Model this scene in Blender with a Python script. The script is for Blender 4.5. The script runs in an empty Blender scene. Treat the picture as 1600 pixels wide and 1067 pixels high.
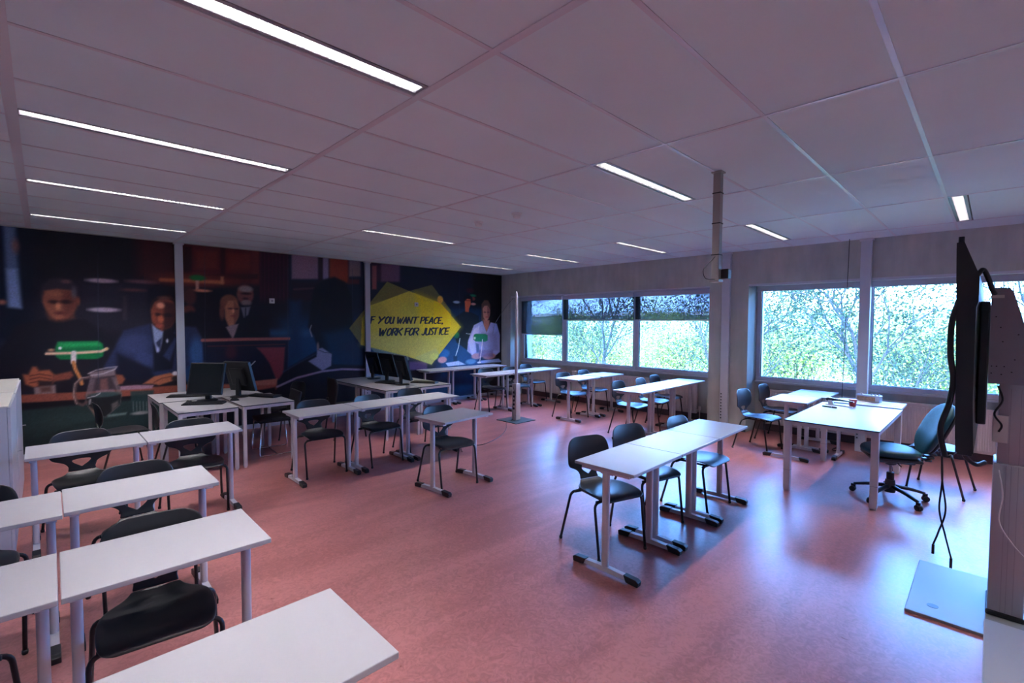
import bpy, bmesh, math, random, json
import numpy as np
from mathutils import Vector, Matrix
PI = math.pi
sc = bpy.context.scene
COL = sc.collection

# ------------------------------------------------------------------ camera
YAW, PIT, ROL, CAMH = 0.7795, -0.0397, 0.0041, 1.7555
def camera():
    cy, sy, cp, sp, cr, sr = math.cos(YAW), math.sin(YAW), math.cos(PIT), math.sin(PIT), math.cos(ROL), math.sin(ROL)
    f = Vector((sy*cp, cy*cp, sp)); r = Vector((cy, -sy, 0)); u = r.cross(f)
    r2 = cr*r + sr*u; u2 = -sr*r + cr*u
    cd = bpy.data.cameras.new('camera'); cd.sensor_width = 36; cd.sensor_fit = 'HORIZONTAL'
    cd.lens = 742.55/1600*36; cd.clip_start = .05; cd.clip_end = 300
    o = bpy.data.objects.new('camera', cd); COL.objects.link(o)
    m = Matrix((r2, u2, -f)).transposed().to_4x4(); m.translation = Vector((0, 0, CAMH))
    o.matrix_world = m; sc.camera = o
camera()

# ------------------------------------------------------------------ world, exposure, light
sc.view_settings.view_transform = 'Standard'; sc.view_settings.look = 'None'
sc.view_settings.gamma = 1; sc.view_settings.use_curve_mapping = False
sc.view_settings.exposure = 2.0
sc.cycles.max_bounces = 10; sc.cycles.diffuse_bounces = 5; sc.cycles.transparent_max_bounces = 24
sc.cycles.sample_clamp_indirect = 6; sc.cycles.use_denoising = True
sc.cycles.caustics_reflective = False; sc.cycles.caustics_refractive = False
SKY = (0.11, 0.33, 1.0); SKY_STRENGTH = 15.5
LAMP_COL = (1.0, .95, .98); LAMP_STRENGTH = 66
def world():
    w = bpy.data.worlds.new('sky'); sc.world = w; w.use_nodes = True
    nt = w.node_tree; nt.nodes.clear()
    out = nt.nodes.new('ShaderNodeOutputWorld'); bg = nt.nodes.new('ShaderNodeBackground')
    tc = nt.nodes.new('ShaderNodeTexCoord'); sep = nt.nodes.new('ShaderNodeSeparateXYZ')
    rp = nt.nodes.new('ShaderNodeValToRGB')
    nt.links.new(tc.outputs['Generated'], sep.inputs[0]); nt.links.new(sep.outputs['Z'], rp.inputs[0])
    e = rp.color_ramp.elements
    e[0].position = 0.0; e[0].color = (.20, .44, 1, 1); e[1].position = .45; e[1].color = (*SKY, 1)
    nt.links.new(rp.outputs[0], bg.inputs[0]); bg.inputs[1].default_value = SKY_STRENGTH
    nt.links.new(bg.outputs[0], out.inputs[0])
world()
def sun():
    ld = bpy.data.lights.new('sun', 'SUN'); ld.energy = 7.0; ld.color = (1.0, .90, .72); ld.angle = .01
    o = bpy.data.objects.new('sun', ld); COL.objects.link(o)
    o.rotation_euler = Vector((-.62, -.25, .74)).to_track_quat('Z', 'Y').to_euler(); o.location = (-20, -8, 30)
sun()
def portal(y0, y1, z0, z1):
    ld = bpy.data.lights.new('window_portal', 'AREA'); ld.shape = 'RECTANGLE'; ld.size = z1-z0; ld.size_y = y1-y0
    ld.cycles.is_portal = True
    o = bpy.data.objects.new('window_portal', ld); COL.objects.link(o)
    o.location = (8.62, (y0+y1)/2, (z0+z1)/2); o.rotation_euler = (0, PI/2, 0)
portal(3.35, 8.33, .8, 2.42)
portal(-2.0, 2.78, .8, 2.42)

# ------------------------------------------------------------------ materials
def srgb(r, g, b):
    f = lambda c: (c/255/12.92) if c/255 <= .04045 else ((c/255+.055)/1.055)**2.4
    return (f(r), f(g), f(b))
def mat(name, col, rough=.5, metal=0, spec=.5, bump=None, var=None, **kw):
    m = bpy.data.materials.new(name); m.use_nodes = True
    nt = m.node_tree; b = nt.nodes['Principled BSDF']
    b.inputs['Base Color'].default_value = (*col, 1); b.inputs['Roughness'].default_value = rough
    b.inputs['Metallic'].default_value = metal; b.inputs['Specular IOR Level'].default_value = spec
    for k, v in kw.items(): b.inputs[k].default_value = v
    tc = nt.nodes.new('ShaderNodeTexCoord')
    if var:   # (scale, amount)
        n = nt.nodes.new('ShaderNodeTexNoise'); n.inputs['Scale'].default_value = var[0]; n.inputs['Detail'].default_value = 6
        nt.links.new(tc.outputs['Object'], n.inputs['Vector'])
        r = nt.nodes.new('ShaderNodeValToRGB'); e = r.color_ramp.elements
        a = var[1]; e[0].position = .3; e[1].position = .7
        e[0].color = (*[c*(1-a) for c in col], 1); e[1].color = (*[min(1, c*(1+a)) for c in col], 1)
        nt.links.new(n.outputs['Fac'], r.inputs[0]); nt.links.new(r.outputs[0], b.inputs['Base Color'])
    if bump:  # (scale, strength)
        n = nt.nodes.new('ShaderNodeTexNoise'); n.inputs['Scale'].default_value = bump[0]; n.inputs['Detail'].default_value = 3
        nt.links.new(tc.outputs['Object'], n.inputs['Vector'])
        bp = nt.nodes.new('ShaderNodeBump'); bp.inputs['Strength'].default_value = bump[1]; bp.inputs['Distance'].default_value = .002
        nt.links.new(n.outputs['Fac'], bp.inputs['Height']); nt.links.new(bp.outputs[0], b.inputs['Normal'])
    return m
M = {}
M['desk_top'] = mat('white_laminate', (.42, .42, .45), .34, spec=.5, bump=(300, .05), var=(3, .02))
M['desk_edge'] = mat('laminate_edge', (.48, .47, .50), .5)
M['desk_metal'] = mat('white_powder_coat', (.56, .55, .59), .36, var=(8, .02))
M['alu'] = mat('silver_powder_coat', (.55, .54, .56), .35, metal=.25)
M['black'] = mat('black_plastic', (.010, .011, .013), .38, var=(12, .2))
M['chair'] = mat('chair_shell_plastic', (.011, .0135, .017), .34, spec=.62, bump=(420, .25), var=(6, .15))
M['chair_tube'] = mat('black_coated_tube', (.008, .009, .012), .35)
M['dark_edge'] = mat('dark_compact_edge', (.03, .05, .06), .4)
M['comp_top'] = mat('light_grey_laminate', (.38, .37, .39), .32, bump=(300, .05), var=(3, .02))
M['white'] = mat('white_paint', (.66, .66, .68), .45, var=(4, .02))
M['offwhite'] = mat('offwhite_plastic', (.62, .60, .58), .45, var=(4, .03))
M['cab'] = mat('white_cabinet_laminate', (.46, .47, .51), .4, var=(3, .02))
M['frame'] = mat('window_frame_paint', (.52, .55, .62), .4, var=(5, .02))
M['radiator'] = mat('radiator_paint', (.66, .60, .60), .5, var=(4, .02))
M['post'] = mat('grey_duct_paint', (.50, .53, .60), .38, var=(4, .02))
M['grid'] = mat('ceiling_grid_paint', (.58, .56, .62), .32, spec=.6)
M['skirt'] = mat('grey_skirting', (.10, .09, .10), .5)
M['skirtl'] = mat('light_skirting', (.42, .45, .55), .5)
M['chrome'] = mat('chrome', (.7, .7, .72), .12, metal=1)
M['steel'] = mat('brushed_steel', (.45, .48, .52), .3, metal=.9)
M['seat_teal'] = mat('dark_teal_fabric', (.004, .060, .075), .5, spec=.4, bump=(600, .4), var=(30, .15))
M['black_fabric'] = mat('black_fabric', (.010, .010, .014), .85, bump=(500, .5))
M['screen'] = mat('monitor_screen', (.006, .007, .007), .12, spec=.6)
M['monitor'] = mat('monitor_plastic', (.009, .010, .012), .4)
M['mon_edge'] = mat('monitor_blue_bezel', (.02, .05, .085), .35)
M['red'] = mat('red_plastic', (.42, .02, .025), .35)
M['green'] = mat('dark_green_plastic', (.01, .07, .06), .35)
M['brown'] = mat('brown_label', (.28, .17, .12), .6, var=(40, .3))
M['paper'] = mat('paper', (.68, .68, .70), .7)
M['mirror_plate'] = mat('satin_steel_plate', (.24, .25, .25), .42, metal=.15, bump=(40, .05))
M['bracket'] = mat('mauve_grey_metal', (.28, .27, .31), .45, metal=.1, var=(6, .04))
M['column'] = mat('anodised_aluminium', (.42, .42, .46), .38, metal=.35, var=(6, .03))
M['pole'] = mat('beige_grey_duct', (.34, .31, .30), .45, var=(8, .05))
M['printer_paper'] = mat('cream_top', (.62, .60, .55), .5)
M['wood_block'] = mat('wood_block', (.38, .20, .12), .5, var=(20, .2))
M['asphalt'] = mat('outside_grass', (.045, .08, .02), .9, var=(1.5, .4))
M['facade'] = mat('far_facade', (.42, .44, .47), .8, var=(.4, .1))
M['facade_glass'] = mat('far_glass', (.12, .16, .2), .2)
M['bark'] = mat('bark', (.04, .036, .03), .9, bump=(30, .6), var=(8, .3))

def leaf_mat(name, col, tr=.5):
    m = bpy.data.materials.new(name); m.use_nodes = True; nt = m.node_tree; nt.nodes.clear()
    out = nt.nodes.new('ShaderNodeOutputMaterial'); d = nt.nodes.new('ShaderNodeBsdfDiffuse'); t = nt.nodes.new('ShaderNodeBsdfTranslucent')
    mx = nt.nodes.new('ShaderNodeMixShader'); mx.inputs[0].default_value = tr
    g = nt.nodes.new('ShaderNodeNewGeometry'); r = nt.nodes.new('ShaderNodeValToRGB')
    e = r.color_ramp.elements; e[0].color = (*[c*.55 for c in col], 1); e[1].color = (*[min(1, c*1.5) for c in col], 1)
    nt.links.new(g.outputs['Random Per Island'], r.inputs[0])
    for s in (d, t): nt.links.new(r.outputs[0], s.inputs[0])
    nt.links.new(d.outputs[0], mx.inputs[1]); nt.links.new(t.outputs[0], mx.inputs[2]); nt.links.new(mx.outputs[0], out.inputs[0])
    return m
M['leaf'] = leaf_mat('spring_leaf', (.045, .065, .036))
M['leaf2'] = leaf_mat('far_light_leaf', (.26, .29, .07))

def glass_mat():
    m = bpy.data.materials.new('window_glass'); m.use_nodes = True; nt = m.node_tree; nt.nodes.clear()
    out = nt.nodes.new('ShaderNodeOutputMaterial'); t = nt.nodes.new('ShaderNodeBsdfTransparent'); g = nt.nodes.new('ShaderNodeBsdfGlossy')
    t.inputs[0].default_value = (.93, .97, .97, 1); g.inputs['Roughness'].default_value = .02
    fr = nt.nodes.new('ShaderNodeFresnel'); fr.inputs[0].default_value = 1.45
    mx = nt.nodes.new('ShaderNodeMixShader')
    nt.links.new(fr.outputs[0], mx.inputs[0]); nt.links.new(t.outputs[0], mx.inputs[1]); nt.links.new(g.outputs[0], mx.inputs[2]); nt.links.new(mx.outputs[0], out.inputs[0])
    return m
M['glass'] = glass_mat()
def blind_mat():
    m = bpy.data.materials.new('screen_fabric'); m.use_nodes = True; nt = m.node_tree; nt.nodes.clear()
    out = nt.nodes.new('ShaderNodeOutputMaterial'); t = nt.nodes.new('ShaderNodeBsdfTransparent'); d = nt.nodes.new('ShaderNodeBsdfDiffuse'); l = nt.nodes.new('ShaderNodeBsdfTranslucent')
    t.inputs[0].default_value = (.24, .235, .25, 1); d.inputs[0].default_value = (.03, .035, .04, 1); l.inputs[0].default_value = (.008, .006, .005, 1)
    a = nt.nodes.new('ShaderNodeAddShader'); b = nt.nodes.new('ShaderNodeAddShader')
    nt.links.new(t.outputs[0], a.inputs[0]); nt.links.new(d.outputs[0], a.inputs[1]); nt.links.new(a.outputs[0], b.inputs[0]); nt.links.new(l.outputs[0], b.inputs[1]); nt.links.new(b.outputs[0], out.inputs[0])
    return m
M['blind'] = blind_mat()
def emit(name, col, s):
    m = bpy.data.materials.new(name); m.use_nodes = True; nt = m.node_tree; nt.nodes.clear()
    out = nt.nodes.new('ShaderNodeOutputMaterial'); e = nt.nodes.new('ShaderNodeEmission')
    e.inputs[0].default_value = (*col, 1); e.inputs[1].default_value = s; nt.links.new(e.outputs[0], out.inputs[0]); return m
M['lamp'] = emit('fluorescent_light', LAMP_COL, LAMP_STRENGTH)
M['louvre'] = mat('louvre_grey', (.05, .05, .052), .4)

def floor_mat():
    m = mat('pink_linoleum', (.30, .10, .10), .3); nt = m.node_tree; b = nt.nodes['Principled BSDF']
    tc = nt.nodes.new('ShaderNodeTexCoord')
    n1 = nt.nodes.new('ShaderNodeTexNoise'); n1.inputs['Scale'].default_value = 1.6; n1.inputs['Detail'].default_value = 8; n1.inputs['Distortion'].default_value = 1.2
    n2 = nt.nodes.new('ShaderNodeTexNoise'); n2.inputs['Scale'].default_value = 22; n2.inputs['Detail'].default_value = 6; n2.inputs['Distortion'].default_value = 2
    mp = nt.nodes.new('ShaderNodeMapping'); mp.inputs['Scale'].default_value = (.35, 1.6, 1)
    nt.links.new(tc.outputs['Object'], mp.inputs[0]); nt.links.new(mp.outputs[0], n1.inputs['Vector']); nt.links.new(tc.outputs['Object'], n2.inputs['Vector'])
    mm = nt.nodes.new('ShaderNodeMath'); mm.operation = 'ADD'; ms = nt.nodes.new('ShaderNodeMath'); ms.operation = 'MULTIPLY'; ms.inputs[1].default_value = .5
    nt.links.new(n1.outputs['Fac'], mm.inputs[0]); nt.links.new(n2.outputs['Fac'], mm.inputs[1]); nt.links.new(mm.outputs[0], ms.inputs[0])
    r = nt.nodes.new('ShaderNodeValToRGB'); e = r.color_ramp.elements
    e[0].position = .40; e[0].color = (.285, .10, .095, 1); e[1].position = .60; e[1].color = (.45, .175, .165, 1)
    nt.links.new(ms.outputs[0], r.inputs[0]); nt.links.new(r.outputs[0], b.inputs['Base Color'])
    rr = nt.nodes.new('ShaderNodeMapRange'); rr.inputs[3].default_value = .24; rr.inputs[4].default_value = .38
    nt.links.new(n2.outputs['Fac'], rr.inputs[0]); nt.links.new(rr.outputs[0], b.inputs['Roughness'])
    bp = nt.nodes.new('ShaderNodeBump'); bp.inputs['Strength'].default_value = .12; bp.inputs['Distance'].default_value = .004
    n3 = nt.nodes.new('ShaderNodeTexNoise'); n3.inputs['Scale'].default_value = 9; nt.links.new(tc.outputs['Object'], n3.inputs['Vector'])
    nt.links.new(n3.outputs['Fac'], bp.inputs['Height']); nt.links.new(bp.outputs[0], b.inputs['Normal'])
    b.inputs['Specular IOR Level'].default_value = .9
    return m
M['floor'] = floor_mat()
def ceil_mat():
    m = mat('mineral_ceiling_tile', (.65, .745, .79), .8, bump=(500, .3), var=(1.2, .035)); return m
M['tile'] = ceil_mat()
def concrete_mat():
    m = mat('fair_faced_concrete', (.3, .27, .26), .75); nt = m.node_tree; b = nt.nodes['Principled BSDF']
    tc = nt.nodes.new('ShaderNodeTexCoord'); mp = nt.nodes.new('ShaderNodeMapping'); mp.inputs['Scale'].default_value = (3, 4, .9)
    n = nt.nodes.new('ShaderNodeTexNoise'); n.inputs['Scale'].default_value = 2; n.inputs['Detail'].default_value = 9
    n2 = nt.nodes.new('ShaderNodeTexNoise'); n2.inputs['Scale'].default_value = 2.2; n2.inputs['Detail'].default_value = 8
    nt.links.new(tc.outputs['Object'], mp.inputs[0]); nt.links.new(mp.outputs[0], n.inputs['Vector']); nt.links.new(tc.outputs['Object'], n2.inputs['Vector'])
    a = nt.nodes.new('ShaderNodeMath'); a.operation = 'MULTIPLY_ADD'; a.inputs[1].default_value = .5
    h = nt.nodes.new('ShaderNodeMath'); h.operation = 'MULTIPLY'; h.inputs[1].default_value = .5
    nt.links.new(n2.outputs['Fac'], h.inputs[0]); nt.links.new(n.outputs['Fac'], a.inputs[0]); nt.links.new(h.outputs[0], a.inputs[2])
    r = nt.nodes.new('ShaderNodeValToRGB'); e = r.color_ramp.elements
    e[0].position = .32; e[0].color = (.335, .35, .33, 1); e[1].position = .68; e[1].color = (.49, .505, .475, 1)
    nt.links.new(a.outputs[0], r.inputs[0]); nt.links.new(r.outputs[0], b.inputs['Base Color'])
    bp = nt.nodes.new('ShaderNodeBump'); bp.inputs['Strength'].default_value = .25; bp.inputs['Distance'].default_value = .004
    nt.links.new(a.outputs[0], bp.inputs['Height']); nt.links.new(bp.outputs[0], b.inputs['Normal'])
    return m
M['concrete'] = concrete_mat()
def mural_mat():
    m = mat('printed_mural', (.1, .1, .1), .42, spec=.35); nt = m.node_tree
    a = nt.nodes.new('ShaderNodeVertexColor'); a.layer_name = 'print'
    nt.links.new(a.outputs['Color'], nt.nodes['Principled BSDF'].inputs['Base Color']); return m
M['mural'] = mural_mat()

# ------------------------------------------------------------------ mesh helpers
def T(v, R=None, o=(0, 0, 0)):
    v = Vector(v)
    if R is not None: v = R @ v
    return v + Vector(o)
class MB:
    def __init__(s): s.bm = bmesh.new()
    def box(s, x0, x1, y0, y1, z0, z1, R=None, o=(0, 0, 0), bev=0.0, seg=2):
        vs = [s.bm.verts.new(T((x, y, z), R, o)) for x in (x0, x1) for y in (y0, y1) for z in (z0, z1)]
        fs = []
        for q in ((0, 1, 3, 2), (4, 6, 7, 5), (0, 4, 5, 1), (2, 3, 7, 6), (0, 2, 6, 4), (1, 5, 7, 3)): fs.append(s.bm.faces.new([vs[i] for i in q]))
        if bev:
            es = {e for f in fs for e in f.edges}
            bmesh.ops.bevel(s.bm, geom=list(es), offset=bev, segments=seg, profile=.5, affect='EDGES', clamp_overlap=True)
        return s
    def tube(s, pts, r, n=10, cap=True, sx=1.0, up=None):
        pts = [Vector(p) for p in pts]; rs = r if isinstance(r, (list, tuple)) else [r]*len(pts)
        rings = []; prev = None
        for i, p in enumerate(pts):
            d = (pts[min(i+1, len(pts)-1)] - pts[max(i-1, 0)]).normalized()
            if prev is None:
                a = Vector(up) if up else (Vector((0, 0, 1)) if abs(d.z) < .9 else Vector((1, 0, 0)))
                u = (a - d*a.dot(d)).normalized()
            else: u = (prev - d*prev.dot(d)).normalized()
            prev = u; w = d.cross(u)
            rings.append([s.bm.verts.new(p + (u*math.cos(2*PI*k/n)*sx + w*math.sin(2*PI*k/n))*rs[i]) for k in range(n)])
        for a, b in zip(rings, rings[1:]):
            for k in range(n): s.bm.faces.new((a[k], a[(k+1) % n], b[(k+1) % n], b[k]))
        if cap:
            s.bm.faces.new(rings[0][::-1]); s.bm.faces.new(rings[-1])
        return s
    def lathe(s, prof, n=20, o=(0, 0, 0), R=None):
        rings = [[s.bm.verts.new(T((r*math.cos(2*PI*k/n), r*math.sin(2*PI*k/n), z), R, o)) for k in range(n)] for r, z in prof]
        for a, b in zip(rings, rings[1:]):
            for k in range(n): s.bm.faces.new((a[k], a[(k+1) % n], b[(k+1) % n], b[k]))
        s.bm.faces.new(rings[0][::-1]); s.bm.faces.new(rings[-1]); return s
    def prism(s, pts, ax, a, b, R=None, o=(0, 0, 0)):
        def P(p, c):
            q = list(p); q.insert(ax, c); return T(q, R, o)
        A = [s.bm.verts.new(P(p, a)) for p in pts]; B = [s.bm.verts.new(P(p, b)) for p in pts]; n = len(pts)
        s.bm.faces.new(A[::-1]); s.bm.faces.new(B)
        for i in range(n): s.bm.faces.new((A[i], A[(i+1) % n], B[(i+1) % n], B[i]))
        return s
    def build(s, name, m, parent=None, smooth=False, angle=None):
        bmesh.ops.recalc_face_normals(s.bm, faces=s.bm.faces[:])
        me = bpy.data.meshes.new(name); s.bm.to_mesh(me); s.bm.free()
        me.materials.append(M[m] if isinstance(m, str) else m)
        if smooth:
            me.polygons.foreach_set('use_smooth', [True]*len(me.polygons))
            if angle: me.set_sharp_from_angle(angle=angle)
        o = bpy.data.objects.new(name, me); COL.objects.link(o)
        if parent: o.parent = parent
        return o
def smooth_path(pts, r=.05, n=5):
    P = [Vector(p) for p in pts]; out = [P[0]]
    for i in range(1, len(P)-1):
        a, b, c = P[i-1], P[i], P[i+1]
        k = min(r, (a-b).length*.49, (c-b).length*.49)
        s, e = b+(a-b).normalized()*k, b+(c-b).normalized()*k
        for j in range(n+1):
            t = j/n; out.append(s*(1-t)**2 + b*2*t*(1-t) + e*t*t)
    out.append(P[-1]); return out
def curve_pts(pts, n=6):   # Catmull-Rom
    P = [Vector(p) for p in pts]; P = [P[0]*2-P[1]]+P+[P[-1]*2-P[-2]]; out = []
    for i in range(1, len(P)-2):
        for j in range(n):
            t = j/n; a, b, c, d = P[i-1:i+3]
            out.append(.5*((2*b)+(c-a)*t+(2*a-5*b+4*c-d)*t*t+(3*b-a-3*c+d)*t**3))
    out.append(P[-2]); return out
def tag(o, label, cat, group=None, kind=None):
    o['label'] = label; o['category'] = cat
    if group: o['group'] = group
    if kind: o['kind'] = kind
    return o
def thing(name, label, cat, loc=(0, 0, 0), rz=0.0, group=None):
    o = bpy.data.objects.new(name, None); o.empty_display_size = .1; COL.objects.link(o)
    o.location = loc; o.rotation_euler = (0, 0, rz); return tag(o, label, cat, group)
def struct(o): o['kind'] = 'structure'; return o
def copy_tree(o, parent=None):
    c = o.copy(); COL.objects.link(c); c.parent = parent
    for ch in list(o.children): copy_tree(ch, c)
    return c

# ------------------------------------------------------------------ room
H = 2.918; WX = 8.05; WG = 8.46; WY = 8.52; XL = -1.75; YB = -2.6
struct(MB().box(XL-.2, 8.8, YB-.2, WY+.2, -.15, 0).build('floor', 'floor'))
# ceiling tiles: one structure, with openings for the luminaires
G0, DB, A0, DA = -.0933, 1.5013, 1.5406, .6
LIGHTS = [(0, 1), (0, 4), (0, 7), (0, 10), (2, 1), (2, 7), (4, -2), (4, 1), (4, 4), (4, 7), (4, 10), (0, -2), (0, -5), (2, -5), (4, -5)]
LW = .125
def ceiling():
    mb = MB(); g = MB()
    lit = set(LIGHTS)
    for b in range(-2, 6):
        x0, x1 = max(G0+DB*b, XL), min(G0+DB*(b+1), WX)
        if x1 <= x0: continue
        for a in range(-7, 13):
            y1 = A0+DA*a; y0 = max(y1-DA, YB); y1 = min(y1, WY)
            if y1 <= y0: continue
            yy = y1
            if (b, a) in lit: yy = y1-LW-.02
            for p, q in (((y0+.004), yy-.004),):
                mb.box(x0+.004, x1-.004, p, q, H, H+.02)
            if yy != y1: mb.box(x0+.004, x1-.004, yy, y1, H+.082, H+.09); mb.box(x0+.002, x0+.012, yy, y1, H, H+.09); mb.box(x1-.012, x1-.002, yy, y1, H, H+.09)
    mb.box(XL, WX, YB, WY, H+.10, H+.3)
    struct(mb.build('ceiling', 'tile'))
    for b in range(-1, 6):
        x = G0+DB*b; w = {0: .026, 1: .019}.get(b, .0125)
        g.box(x-w, x+w, YB, WY, H-.004, H+.03)
    for a in range(-6, 12):
        y = A0+DA*a; g.box(XL, WX, y-.0115, y+.0115, H-.003, H+.03)
    struct(g.build('trim_1', 'grid'))
ceiling()
# mural side wall, left wall, back wall
struct(MB().box(XL-.2, 8.8, WY, WY+.2, 0, H+.3).build('wall_back', 'concrete'))
struct(MB().box(XL-.2, XL, YB, WY, 0, H+.3).build('wall_left', 'white'))
struct(MB().box(XL-.2, 8.8, YB-.2, YB, 0, H+.3).build('wall_front', 'white'))
# window wall: lintel, piers, recessed spandrel
ZS, ZL = .815, 2.385
w = MB()
w.box(WX, 8.8, YB, WY, ZL, H+.3)                         # lintel flush with the piers
w.box(WX, 8.8, 8.20, WY, 0, ZL)                       # corner pier
w.box(WX, 8.8, 2.765, 3.39, 0, ZL)                    # middle pier
w.box(WX, 8.8, YB, -1.9, 0, ZL)                       # pier beyond the board
for a, b in ((3.39, 8.20), (-1.9, 2.765)): w.box(WG, 8.8, a, b, 0, ZS)
struct(w.build('wall_right', 'concrete'))
# light lining under the lintel and at the reveals
rv = MB()
rv.box(WX-.004, WX+.10, -1.9, 2.765, ZL-.035, ZL-.001); rv.box(WX+.02, WG, 3.39, 8.20, ZL-.02, ZL-.001)
struct(rv.build('trim_2', 'frame'))
# sills
for i, (a, b) in enumerate(((3.39, 8.20), (-1.9, 2.765))):
    struct(MB().box(WG-.055, WG-.001, a+.002, b-.002, ZS-.028, ZS, bev=.004).build('trim_%d' % (i+3), 'frame'))
# skirtings
s = MB()
s.box(WX-.012, WX, 8.20, WY, 0, .09); s.box(WX-.012, WX, 2.765, 3.39, 0, .09)
for a, b in ((3.39, 8.20), (-1.9, 2.765)): s.box(WG-.014, WG, a+.01, b-.01, 0, .14)
struct(s.build('baseboard_right', 'skirt'))
struct(MB().box(XL, WX-.02, WY-.026, WY-.001, 0, .07).build('baseboard_back', 'skirtl'))
def window(n, y0, y1, xf=WG):
    fr = MB(); fw = .062; z0, z1 = ZS+.001, ZL-.002
    for a, b, c, d in ((y0, y1, z0, z0+fw), (y0, y1, z1-fw-.02, z1), (y0, y0+fw, z0+fw, z1-fw-.02), (y1-fw, y1, z0+fw, z1-fw-.02)):
        fr.box(xf, xf+.07, a, b, c, d, bev=.004)
    f = struct(fr.build('window_%d' % n, 'frame'))
    st = MB()   # dark gasket
    i0, i1, j0, j1 = y0+fw, y1-fw, z0+fw, z1-fw-.02
    for a, b, c, d in ((i0, i1, j0, j0+.008), (i0, i1, j1-.008, j1), (i0, i0+.008, j0+.008, j1-.008), (i1-.008, i1, j0+.008, j1-.008)): st.box(xf+.03, xf+.05, a, b, c, d)
    st.build('gasket', 'black', f)
    MB().box(xf+.035, xf+.045, i0+.002, i1-.002, j0+.002, j1-.002).build('pane', 'glass', f)
WIN = [(6.87, 8.20), (5.035, 6.868), (3.39, 5.033), (1.28, 2.765), (-.56, 1.278), (-1.9, -.562)]
for i, (a, b) in enumerate(WIN): window(i+1, a, b)
# roller blinds
def blind(y0, y1, zb, label, group=None):
    t = thing('roller_blind', label, 'blind', (WG-.05, (y0+y1)/2, ZL-.03), 0, group)
    h = (y1-y0)/2-.006
    MB().box(-.045, .045, -h, h, -.075, .008, bev=.006).build('cassette', 'frame', t)
    if zb < ZL-.15:
        dz = zb-(ZL-.03)
        MB().box(-.001, .001, -h+.01, h-.01, dz, -.07).build('fabric', 'blind', t)
        MB().box(-.008, .008, -h+.01, h-.01, dz-.022, dz, bev=.003).build('bottom_bar', 'desk_metal', t)
blind(6.87, 8.19, 1.49, 'dark see-through roller blind in the corner window, hanging lowest of the three')
blind(5.035, 6.868, 1.825, 'half-lowered see-through roller blind in the middle pane of the three-pane window')
blind(3.40, 5.033, 1.825, 'half-lowered see-through roller blind next to the concrete pier')
blind(1.28, 2.755, 2.36, 'rolled-up blind cassette above the window just right of the concrete pier')
blind(-.56, 1.278, 2.36, 'rolled-up blind cassette above the window behind the office chair')
blind(-1.89, -.562, 2.36, 'rolled-up blind cassette above the window seen past the back of the screen')
# radiators
def radiator(y0, y1, label):
    t = thing('radiator', label, 'radiator', (WG-.10, (y0+y1)/2, 0)); L = (y1-y0)/2
    b = MB(); b.box(-.005, .045, -L, L, .13, .675, bev=.006)
    n = int((y1-y0)/.045)
    for i in range(n):
        y = -L+.03+i*(2*L-.06)/(n-1); b.box(-.019, -.004, y-.013, y+.013, .16, .645, bev=.005, seg=1)
    b.build('panel', 'radiator', t)
    MB().box(-.022, .05, -L-.002, L+.002, .677, .690, bev=.003).build('top_grille', 'radiator', t)
    v = MB(); v.tube([(0, -L-.06, .20), (0, -L+.0, .20)], .012); v.tube([(0, -L-.06, .02), (0, -L-.06, .20)], .009); v.lathe([(.02, 0), (.024, .03), (.02, .07)], o=(0, -L-.06, .20)); v.build('valve', 'radiator', t, smooth=True, angle=.6)
radiator(6.75, 8.10, 'white panel radiator in the corner under the lowest blind')
radiator(3.72, 6.55, 'white panel radiator behind the paired desks, left of the concrete pier')
radiator(-1.2, 2.58, 'white panel radiator behind the teacher desk, right of the concrete pier')
# vertical cable ducts
def duct(x, y, label, along='x', w=.10, d=.05):
    t = thing('cable_duct', label, 'cable duct', (x, y, 0), 0 if along == 'x' else -PI/2, 'full-height cable ducts against the walls')
    MB().box(-w/2, w/2, -d, -.001, 0, H-.006, bev=.004).build('duct_cover', 'post', t)
    MB().box(-w/2-.015, w/2+.015, -d-.012, -.001, H-.035, H-.008, bev=.003).build('collar', 'grid', t)
    MB().box(-.012, .012, -d-.004, -d, 2.24, 2.265).build('clip', 'frame', t)
    h = MB()
    for i in range(9): h.box(-w/2+.015, -w/2+.035, -d-.002, -d, .18+i*.05, .20+i*.05)
    h.build('slots', 'dark_edge', t)
duct(1.455, WY-.022, 'pale grey duct post crossing the mural, left one, between the two seated men')
duct(4.46, WY-.022, 'pale grey duct post on the mural beside the yellow slogan')
duct(8.047, 3.10, 'pale grey duct post on the concrete pier', 'y', .13, .06)
duct(8.047, 1.24, 'pale grey duct post standing between the two big window panes', 'y', .12, .09)
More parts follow.
